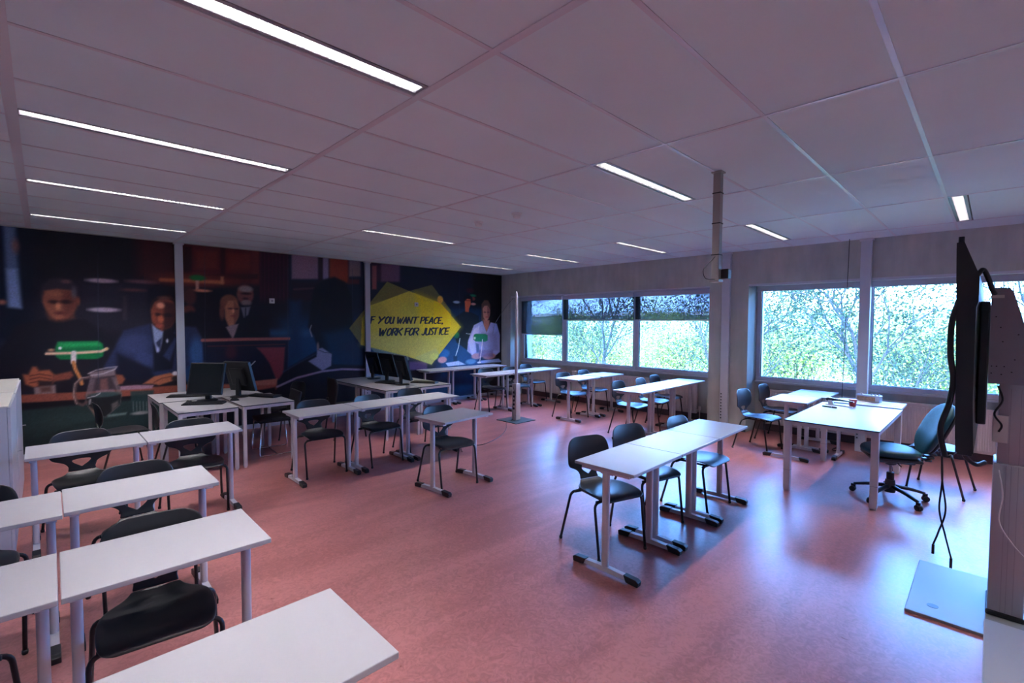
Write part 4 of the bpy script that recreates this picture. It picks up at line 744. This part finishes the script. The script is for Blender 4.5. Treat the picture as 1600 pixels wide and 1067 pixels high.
def mesh_chair():
    t = thing('office_chair', 'black fabric chair with wide back, left end of the right computer island', 'chair', (3.30, 6.98, 0), math.radians(82))
    MB().box(-.24, .24, -.22, .24, .43, .50, bev=.03, seg=3).build('seat', 'black_fabric', t, smooth=True, angle=.8)
    rows = [((.24+.0*i, .50+i*.052), .16+.075*math.sin(min(1, i/6)*PI/2)-(.05 if i == 8 else 0), 0, -.04, (1, 0)) for i in range(9)]
    shell(rows, 'backrest', 'black_fabric', t, thick=.03)
    MB().tube([(0, .22, .46), (0, .29, .50), (0, .27, .62)], .018, 8).build('back_bar', 'chair_tube', t, smooth=True)
    for s in (-1, 1):
        for y in (-.18, .20): MB().tube([(s*.2, y, .44), (s*.25, y*1.25, 0.003)], .012, 8).build('leg', 'chair_tube', t, smooth=True)
mesh_chair()
def teacher_chair():
    t = thing('office_chair', 'dark teal upholstered swivel chair on castors at the teacher desk', 'chair', (6.02, .68, 0), math.radians(203))
    # five-star base
    b = MB(); b.lathe([(.045, .075), (.05, .10), (.045, .15), (.04, .20)], 16)
    base = b.build('hub', 'black', t, smooth=True, angle=.6)
    for k in range(5):
        a = 2*PI*k/5+.48; d = Vector((math.cos(a), math.sin(a), 0))
        p = curve_pts([d*.03+Vector((0, 0, .135)), d*.17+Vector((0, 0, .115)), d*.30+Vector((0, 0, .082))], 4)
        arm = MB().tube(p, [.026-.010*i/len(p) for i in range(len(p))], 8, sx=.8).build('base_arm', 'black', t, smooth=True)
        c = MB(); n = Vector((-d.y, d.x, 0)); R = Matrix((n, d, Vector((0, 0, 1)))).transposed()
        for s in (-1, 1):
            Rw = R @ Matrix.Rotation(PI/2, 3, 'Y'); c.lathe([(.02, -.009), (.028, -.007), (.028, .007), (.02, .009)], 16, o=d*.31+n*s*.014+Vector((0, 0, .028)), R=Rw)
        c.box(-.006, .006, -.02, .02, .03, .078, R=R, o=d*.305)
        c.build('castor', 'black', arm, smooth=True, angle=.6)
    MB().lathe([(.032, .19), (.032, .27), (.026, .275)], 16).build('gas_sleeve', 'black', t, smooth=True, angle=.6)
    MB().lathe([(.014, .27), (.014, .385)], 14).build('gas_lift', 'bracket', t, smooth=True, angle=.6)
    MB().lathe([(.022, .345), (.045, .355), (.05, .375), (.03, .39)], 16).build('lift_boot', 'black', t, smooth=True, angle=.6)
    u = MB(); u.box(-.11, .11, -.12, .17, .385, .425, bev=.015); u.box(-.20, .20, -.21, .20, .42, .452, bev=.014); u.tube([(.10, .02, .40), (.24, .01, .395)], .006, 6); u.build('mechanism', 'black', t, smooth=True, angle=.7)
    # seat cushion
    def cushion(w, d, h, name, parent, R=None, o=(0, 0, 0), n=14, pw=2.6, bow=.0, m='seat_teal'):
        bm = bmesh.new(); bmesh.ops.create_uvsphere(bm, u_segments=32, v_segments=16, radius=1)
        for v in bm.verts:
            x, y, z = v.co; r = math.hypot(x, y); 
            if r > 1e-6:
                c, s = x/r, y/r; sq = (abs(c)**pw+abs(s)**pw)**(-1/pw); rr = r**.55*sq; x, y = c*rr, s*rr
            z = math.copysign(abs(z)**.75, z)
            v.co = T((x*w, y*d, z*h+bow*(x*x)-.02*min(0, y+.4)*0), R, o)
        mb = MB(); mb.bm.free(); mb.bm = bm; return mb.build(name, m, parent, smooth=True)
    cushion(.245, .235, .045, 'seat', t, o=(0, -.01, .488), bow=.012)
    # recline: back leans
    R = Matrix.Rotation(math.radians(72), 3, 'X')
    cushion(.215, .27, .042, 'backrest', t, R=Matrix.Rotation(math.radians(66), 3, 'X'), o=(0, .345, .74), bow=.03)
    cushion(.20, .25, .028, 'back_shell', t, R=Matrix.Rotation(math.radians(66), 3, 'X'), o=(0, .385, .725), bow=.03, m='black')
    g = MB()
    for i in range(9):
        z = .42+i*.030; y = .255+.06*math.sin(i/8*PI)*.4+i*.010; g.box(-.055+.002*(i % 2), .055-.002*(i % 2), y, y+.055, z, z+.022, bev=.006, seg=1)
    g.build('bellows', 'black', t)
teacher_chair()
# ------------------------------------------------------------------ teacher desk
td = make_ctable(1.60, .80, .752, 'teacher_desk', 'desk_top', 'desk_metal', .060, 'big white teacher desk with dark green-black edge and square legs', 'desk', .012)
td.location = (5.53, .715, 0)
for ch in list(td.children):
    if ch.name.startswith('leg'):
        bb = [Vector(c) for c in ch.bound_box]; x0 = min(b.x for b in bb); y0 = min(b.y for b in bb)
        MB().box(x0-.001, x0+.061, y0-.001, y0+.061, .222, .226).build('height_joint', 'bracket', ch)
MB().tube([(1.60, .05, .70), (1.63, .06, .69), (1.64, .07, .64)], .010, 6).build('crank_handle', 'black', td, smooth=True)
# things on it
t = thing('marker_pen', 'dark green marker lying on the teacher desk', 'pen', (6.70, 1.36, .7615), math.radians(-100))
MB().lathe([(.006, -.07), (.009, -.066), (.009, .03), (.008, .032)], 12, R=Matrix.Rotation(PI/2, 3, 'Y')).build('barrel', 'green', t, smooth=True, angle=.6)
MB().lathe([(.0095, .034), (.0095, .082), (.006, .088)], 12, R=Matrix.Rotation(PI/2, 3, 'Y')).build('cap', 'black', t, smooth=True, angle=.6)
MB().lathe([(.0085, .031), (.0085, .035)], 12, R=Matrix.Rotation(PI/2, 3, 'Y')).build('ring', 'white', t)
t = thing('stapler', 'large black and silver stapler on the teacher desk beside the red cup', 'stapler', (6.93, 1.30, .7522), math.radians(-98))
MB().prism([(-.14, 0), (.14, 0), (.14, .006), (.06, .012), (-.14, .010)], 1, -.022, .022).build('base', 'offwhite', t)
MB().prism([(-.13, .05), (-.145, .075), (-.12, .088), (.02, .080), (.15, .070), (.155, .060), (.0, .062), (-.08, .052)], 1, -.016, .016).build('arm', 'black', t)
MB().prism([(-.145, .078), (-.12, .092), (.02, .085), (.15, .074), (.15, .071), (.02, .081), (-.12, .087)], 1, -.018, .018).build('top_cover', 'chrome', t)
MB().prism([(-.11, .008), (-.05, .008), (-.075, .06), (-.115, .06)], 1, -.019, .019).build('hinge', 'white', t)
t = thing('cup', 'red ribbed plastic cup on the teacher desk', 'cup', (7.00, 1.175, .7522))
m = MB(); m.lathe([(.030, 0), (.034, .004), (.044, .086), (.042, .086), (.033, .008), (.0, .006)][:5]+[(.001, .008)], 28); m.build('body', 'red', t, smooth=True, angle=.7)
MB().lathe([(.0445, .080), (.046, .083), (.0445, .088), (.042, .087)], 28).build('rim', 'red', t, smooth=True)
# box with knobs + papers on the sideways desk
t = thing('metal_box', 'grey metal box with knobs and brown front on the sideways desk', 'box', (7.565, 1.10, .7595), math.radians(-100))
MB().box(-.13, .13, -.05, .05, 0, .085, bev=.005).build('housing', 'steel', t)
MB().box(-.115, .085, -.0525, -.05, .012, .066).build('front_label', 'brown', t)
for i, x in enumerate((-.08, .03, .07, .11)): MB().lathe([(.014, .085), (.014, .095), (.009, .10)], 12, o=(x, .0, 0)).build('knob', 'white', t, smooth=True, angle=.5)
for i, (x, y, r, lab) in enumerate(((7.35, 1.18, 80, 'sheet of paper beside the metal box on the sideways desk'), (7.45, .88, 96, 'sheet of paper at the near end of the sideways desk'))):
    m = MB().box(-.105, .105, -.148, .148, 0, .0012); o = m.build('paper_sheet', 'paper'); o.location = (x, y, .7583); o.rotation_euler = (0, 0, math.radians(r)); tag(o, lab, 'paper')
# ------------------------------------------------------------------ power column
t = thing('power_column', 'white free-standing power column with black sockets and a thin round mast', 'power column', (6.03, 5.99, 0), math.radians(0))
MB().box(-.25, .25, -.25, .25, 0, .012, bev=.003).build('base_plate', 'bracket', t)
t.children[0].data.materials[0] = M['dark_edge']
MB().box(-.055, .055, -.055, .055, .012, .665, bev=.006).build('socket_box', 'offwhite', t)
MB().lathe([(.028, .66), (.028, 2.22), (.020, 2.27), (.006, 2.31)], 18).build('mast', 'desk_metal', t, smooth=True, angle=.5)
for i in range(5): MB().lathe([(.022, 0), (.022, .004), (.018, .005)], 16, o=(-.0555, -.0, .22+i*.072), R=Matrix.Rotation(-PI/2, 3, 'Y')).build('socket', 'black', t)
MB().tube(curve_pts([(-.062, .02, .63), (-.062, -.03, .45), (-.06, .03, .25), (-.07, .0, .06), (-.12, .0, .014)]), .004, 6).build('cable', 'black', t, smooth=True)
cb = MB().tube(curve_pts([(5.80, 5.99, .014), (5.70, 5.9, .006), (5.35, 5.55, .006), (4.9, 5.25, .006), (4.45, 5.1, .006), (4.2, 5.25, .006), (4.0, 5.0, .006)]), .005, 6)
tag(cb.build('floor_cable', 'black', smooth=True), 'black cable running over the floor from the power column', 'cable')
cb = MB().tube(curve_pts([(6.02, 6.06, 2.2), (6.3, 6.6, 2.0), (6.8, 7.4, 1.72), (7.4, 8.1, 1.55), (7.7, 8.46, 1.5)]), .003, 6)
tag(cb.build('slack_cable', 'black', smooth=True), 'thin dark cable sagging from the mast of the power column to the mural corner', 'cable')
# ------------------------------------------------------------------ flat screen on lift column
t = thing('screen_stand', 'grey aluminium lift column on a flat steel plate carrying the big screen', 'screen stand', (4.14, -.10, 0))
MB().box(-.425, .43, -.46, .43, .0, .018, bev=.004).build('base_plate', 'mirror_plate', t)
MB().lathe([(.028, .018), (.028, .0195), (.025, .0195)], 24, o=(-.27, .31, 0)).build('cable_grommet', 'black', t)
m = MB(); m.box(-.14, .14, -.075, .075, .045, .935, bev=.008)
col = m.build('outer_column', 'column', t, smooth=True, angle=.5)
g = MB()
for y in (-.03, .02): g.box(-.1412, -.140, y, y+.002, .05, .93)
g.box(-.1412, -.140, -.001, .001, .05, .93); g.build('groove', 'bracket', col)
MB().box(-.146, .146, -.082, .082, .018, .05, bev=.008).build('foot_trim', 'black', t)
m = MB(); m.box(-.125, .125, -.105, .062, .93, 1.62, bev=.006); m.build('inner_column', 'column', t, smooth=True, angle=.5)
MB().box(-.142, -.126, .02, .085, 1.06, 1.22, bev=.003).build('cable_bracket', 'offwhite', t)
g = MB(); g.box(-.1262, -.125, -.03, -.028, .94, 1.38); g.box(-.1262, -.125, .012, .014, .94, 1.38); g.build('groove', 'bracket', t)
# side plates of the mount
for sx in (-1, 1):
    m = MB(); x = sx*.30-.14*0
    m.prism([(.112, 1.42), (.112, 1.945), (.10, 1.965), (.04, 1.96), (.025, 1.94), (-.03, 1.72), (-.20, 1.50), (-.20, 1.42)], 0, x-.0025, x+.0025); m.build('mount_plate', 'bracket', t)
h = MB()
for y, z in ((.09, 1.80), (.07, 1.74), (.0, 1.70), (.06, 1.66), (.01, 1.56), (.10, 1.52), (.08, 1.52), (.05, 1.52), (.10, 1.48), (.06, 1.475), (.02, 1.49)): h.box(-.304, -.3025, y-.003, y+.003, z-.003, z+.003)
h.build('screw', 'black', t)
MB().box(-.304, -.3025, .06, .115, 1.905, 1.922).build('sticker', 'offwhite', t)
m = MB(); m.box(-.29, .29, .088, .112, 1.42, 1.9, bev=.004); m.build('mount_back', 'bracket', t)
s = thing('interactive_screen', 'large black flat touch screen seen edge-on in front of the window', 'screen', (4.14, .06, 0))
MB().prism([(-.010, 1.11), (.057, 1.11), (.082, 2.165), (.054, 2.17), (.006, 2.03), (-.006, 2.0), (-.006, 1.87), (.002, 1.84), (.0, 1.36)], 0, -.86, .86).build('housing', 'black', s)
MB().prism([(.0585, 1.17), (.0605, 1.17), (.083, 2.14), (.081, 2.14)], 0, -.83, .83).build('glass', 'screen', s)
MB().box(-.80, .80, -.005, .052, 1.085, 1.11, bev=.004).build('tray', 'black', s)
MB().box(-.40, .40, -.046, -.006, 1.195, 1.885, bev=.006).build('computer_module', 'black', s)
m = MB(); m.lathe([(.012, .0), (.012, .03)], 10, o=(-.84, .065, 2.165)); m.build('camera_stub', 'black', s)
def hang(pts, r, label, name='screen_cable', m='black'):
    o = MB().tube(curve_pts(pts, 8), r, 8).build(name, m, smooth=True); return tag(o, label, 'cable')
hang([(3.30, .125, 1.88), (3.28, .148, 1.76), (3.28, .148, 1.60), (3.30, .135, 1.48), (3.29, .145, 1.36), (3.28, .175, 1.22), (3.28, .155, 1.08)], .013, 'thick black cable hanging down the front edge of the big screen')
for k, (dx, dz, lab) in enumerate(((0, 0, 'thin black plug cable dangling under the screen, longer one'), (.02, .05, 'thin black plug cable dangling under the screen, shorter one'))):
    s1 = -1 if k else 1
    o = hang([(3.28, .165, 1.08), (3.28, .16, .95), (3.28, .155+.012*s1, .80), (3.28, .155-.012*s1, .68), (3.28, .15-.035*s1, .56+dz)], .0042, lab)
    e = (3.28, .15-.035*s1, .56+dz); MB().box(-.008, .008, -.006, .006, -.05, .0, bev=.002, o=e).build('plug', 'black', o)
hang([(3.70, .07, 2.03), (3.72, .05, 2.06), (3.74, .03, 2.02), (3.78, .01, 1.95), (3.82, .0, 1.93)], .012, 'black hose looping over the top of the screen mount')
hang([(3.86, .10, 1.30), (3.85, .11, 1.15), (3.85, .10, 1.0), (3.9, .05, .93), (4.0, .01, .93)], .012, 'black hose curving from the screen down to the column')
hang([(3.84, -.03, 1.41), (3.83, -.05, 1.33), (3.83, -.02, 1.25), (3.83, -.05, 1.19), (3.83, -.04, 1.15)], .005, 'short black cable with plug hanging beneath the mount plate')
hang([(3.84, .07, 1.42), (3.83, .04, 1.35), (3.82, .08, 1.28), (3.82, .04, 1.24), (3.83, .07, 1.22)], .004, 'black cable loop between screen and column')
hang([(3.985, -.05, .90), (3.98, -.07, .75), (3.97, -.06, .60), (3.975, -.12, .48), (3.97, -.19, .40)], .003, 'white cord hanging along the aluminium column', 'white_cord', 'white')
# ------------------------------------------------------------------ white desk in the near right corner
nd = make_ctable(1.6, .80, .758, 'side_table', 'desk_top', 'desk_metal', .045, 'white tabletop cut off at the bottom right corner, in front of the lift column', 'table', .02)
nd.location = (.655, -.81, 0)
for ch in list(nd.children):
    if ch.name.startswith('edge_band'): ch.data.materials[0] = M['desk_edge']
# ------------------------------------------------------------------ white cabinets on the left
def cabinet(x0, x1, y0, y1, z, label, doors=2):
    t = thing('storage_cabinet', label, 'cabinet', (x0, y0, 0)); w, d = x1-x0, y1-y0
    MB().box(0, w-.002, 0, d, .04, z-.012).build('body', 'cab', t)
    MB().box(-.002, w+.006, -.004, d+.002, z-.012, z, bev=.002).build('top', 'printer_paper', t)
    MB().box(.02, w-.03, .02, d-.02, 0, .04).build('plinth', 'skirt', t)
    n = doors
    for i in range(n):
        a, b = i*d/n+.002, (i+1)*d/n-.002
        dr = MB().box(w-.001, w+.017, a, b, .045, z-.016, bev=.002).build('door', 'cab', t)
        hy = b-.05 if i % 2 == 0 else a+.05
        MB().tube([(w+.017, hy, z*.56), (w+.045, hy, z*.56)], .005, 6).build('handle', 'steel', dr)
cabinet(-1.05, -.42, 4.93, 7.55, 1.15, 'long white cabinet at the left edge with a cream top', 4)
cabinet(-.350, -.195, 4.97, 5.90, 1.14, 'narrow white pull-out cabinet at the left edge, nearer one', 1)
cabinet(-.352, -.195, 5.96, 7.30, 1.14, 'narrow white pull-out cabinet at the left edge, farther one', 1)
m = MB().box(-.12, .12, -.16, .16, 0, .01); o = m.build('folder', 'paper'); o.location = (-.52, 6.05, 1.1502); o.rotation_euler = (0, 0, .2); tag(o, 'folder with a red corner lying on the cream cabinet top', 'folder')
MB().box(-.02, .11, -.1, -.0, .01, .0108).build('red_corner', 'red', o)
# ------------------------------------------------------------------ outside
gd = MB().box(8.8, 90, -60, 80, -4.6, -4.5).build('ground', 'asphalt'); gd['kind'] = 'structure'; gd.name = 'floor_outside'
def tree(x, y, h0, seed, label, leafm='leaf', n_leaf=11500, leaf=.058, depth=5, L0=1.55, name='tree', trunk_r=.085, up=.55, jit=.24):
    rnd = random.Random(seed); t = thing(name, label, 'tree', (x, y, -4.5), 0, 'trees outside the windows')
    mb = MB(); tips = []
    def br(p, d, L, r, k, top=False):
        steps = 4; pts = [p]; dd = d.copy()
        for i in range(steps):
            dd = (dd+Vector((rnd.uniform(-.10, .10), rnd.uniform(-.10, .10), rnd.uniform(-.01, .07)))).normalized(); pts.append(pts[-1]+dd*L/steps)
        mb.tube(pts, [r*(1-.35*i/steps) for i in range(steps+1)], 7 if k > 2 else 4, cap=False)
        if k <= 3 and not top: tips.extend([q for q in pts[1:] for _ in range(3-min(k, 2))])
        if k == 0: return
        n = 4 if top else (3 if k > 1 else 2)
        a0 = rnd.uniform(0, 2*PI)
        for i in range(n):
            a = a0+2*PI*i/n+rnd.uniform(-.5, .5); sp = rnd.uniform(.30, .80) if not top else rnd.uniform(.25, .65)
            u = dd.orthogonal().normalized(); v = dd.cross(u); nd_ = (dd*math.cos(sp)+(u*math.cos(a)+v*math.sin(a))*math.sin(sp)); nd_.z += .12; nd_.normalize()
            q = pts[-1] if i < 2 else pts[3 if i == 2 else 2]
            br(q, nd_, (L0 if top else L)*rnd.uniform(.72, .95), r*.60, k-1)
    br(Vector((0, 0, 0)), Vector((0, 0, 1)), h0, trunk_r, depth, True)
    mb.build('trunk', 'bark', t, smooth=True)
    rs = np.random.RandomState(seed); tp = np.array([tuple(q) for q in tips])
    P = tp[rs.randint(0, len(tp), n_leaf)]+rs.randn(n_leaf, 3)*jit
    s = leaf*rs.uniform(.6, 1.35, n_leaf)
    # random frames
    A = rs.randn(n_leaf, 3); A /= np.linalg.norm(A, axis=1)[:, None]; B = rs.randn(n_leaf, 3); B[:, 2] *= .5
    B -= A*(A*B).sum(1)[:, None]; B /= np.linalg.norm(B, axis=1)[:, None]; Cc = np.cross(A, B)
    loc = np.array([(0, -.6, 0), (.42, -.05, .14), (0, .7, 0), (-.42, -.05, .14)])
    V = (P[:, None, :]+s[:, None, None]*(loc[None, :, 0:1]*A[:, None]+loc[None, :, 1:2]*B[:, None]+loc[None, :, 2:3]*Cc[:, None])).reshape(-1, 3)
    base = np.arange(n_leaf)[:, None]*4; F = np.concatenate([base+np.array([[0, 1, 2]]), base+np.array([[0, 2, 3]])], 1).reshape(-1, 3)
    me = bpy.data.meshes.new('leaves'); me.vertices.add(len(V)); me.vertices.foreach_set('co', V.ravel().astype(np.float32))
    me.loops.add(F.size); me.loops.foreach_set('vertex_index', F.ravel().astype(np.int32)); me.polygons.add(len(F))
    me.polygons.foreach_set('loop_start', np.arange(0, F.size, 3, dtype=np.int32)); me.polygons.foreach_set('loop_total', np.full(len(F), 3, np.int32)); me.update()
    me.materials.append(M[leafm]); o = bpy.data.objects.new('leaves', me); COL.objects.link(o); o.parent = t; o['kind'] = 'stuff'
    return t
TR = [
 (14.6, 2.35, 5.0, 11, 'spring tree forking behind the window left of the slim duct post'),
 (14.2, -1.5, 4.9, 23, 'spring tree outside the window beside and behind the big screen'),
 (15.2, 6.0, 4.8, 35, 'spring tree outside the window with blinds, next to the concrete pier'),
 (15.4, 10.3, 5.0, 47, 'spring tree outside the middle pane of the window with blinds'),
 (16.0, 15.4, 4.8, 59, 'spring tree outside the corner window, behind the lowest blind')]
for x, y, a, s, lab in TR: tree(x, y, a, s, lab)
where = ['behind the big screen', 'right of the slim duct post', 'left of the slim duct post', 'beyond the concrete pier', 'beyond the blind beside the pier', 'seen under the middle blind', 'seen under the lowest blind']
for i, (x, y) in enumerate(((24, -4), (26, 1.5), (27, 7), (27, 13), (27, 19), (29, 27), (29, 37))):
    tree(x, y, .45, 3+7*i, 'dense light green tree in the nearer back row outside, '+where[i], 'leaf2', 20000, .085, 5, 2.0, 'far_tree', .14, jit=.8)
for i, (x, y) in enumerate(((38, -2), (40, 6), (41, 14), (42, 23), (42, 33), (44, 46))):
    tree(x, y, .6, 90+7*i, 'light green tree in the farthest row outside, '+where[i+1 if i else 0], 'leaf2', 15000, .12, 5, 2.3, 'far_tree', .16, jit=1.1)
t = thing('far_building', 'pale flat-roofed building far behind the trees', 'building', (55, 10, -4.5))
MB().box(0, 8, -30, 42, 0, 7.2).build('wall', 'facade', t)
MB().box(-.3, 8, -30.3, 42.3, 7.2, 7.6).build('roof', 'white', t)
for k in range(14): MB().box(-.05, .0, -28+k*5, -25+k*5, 3.9, 6.0).build('window', 'facade_glass', t)
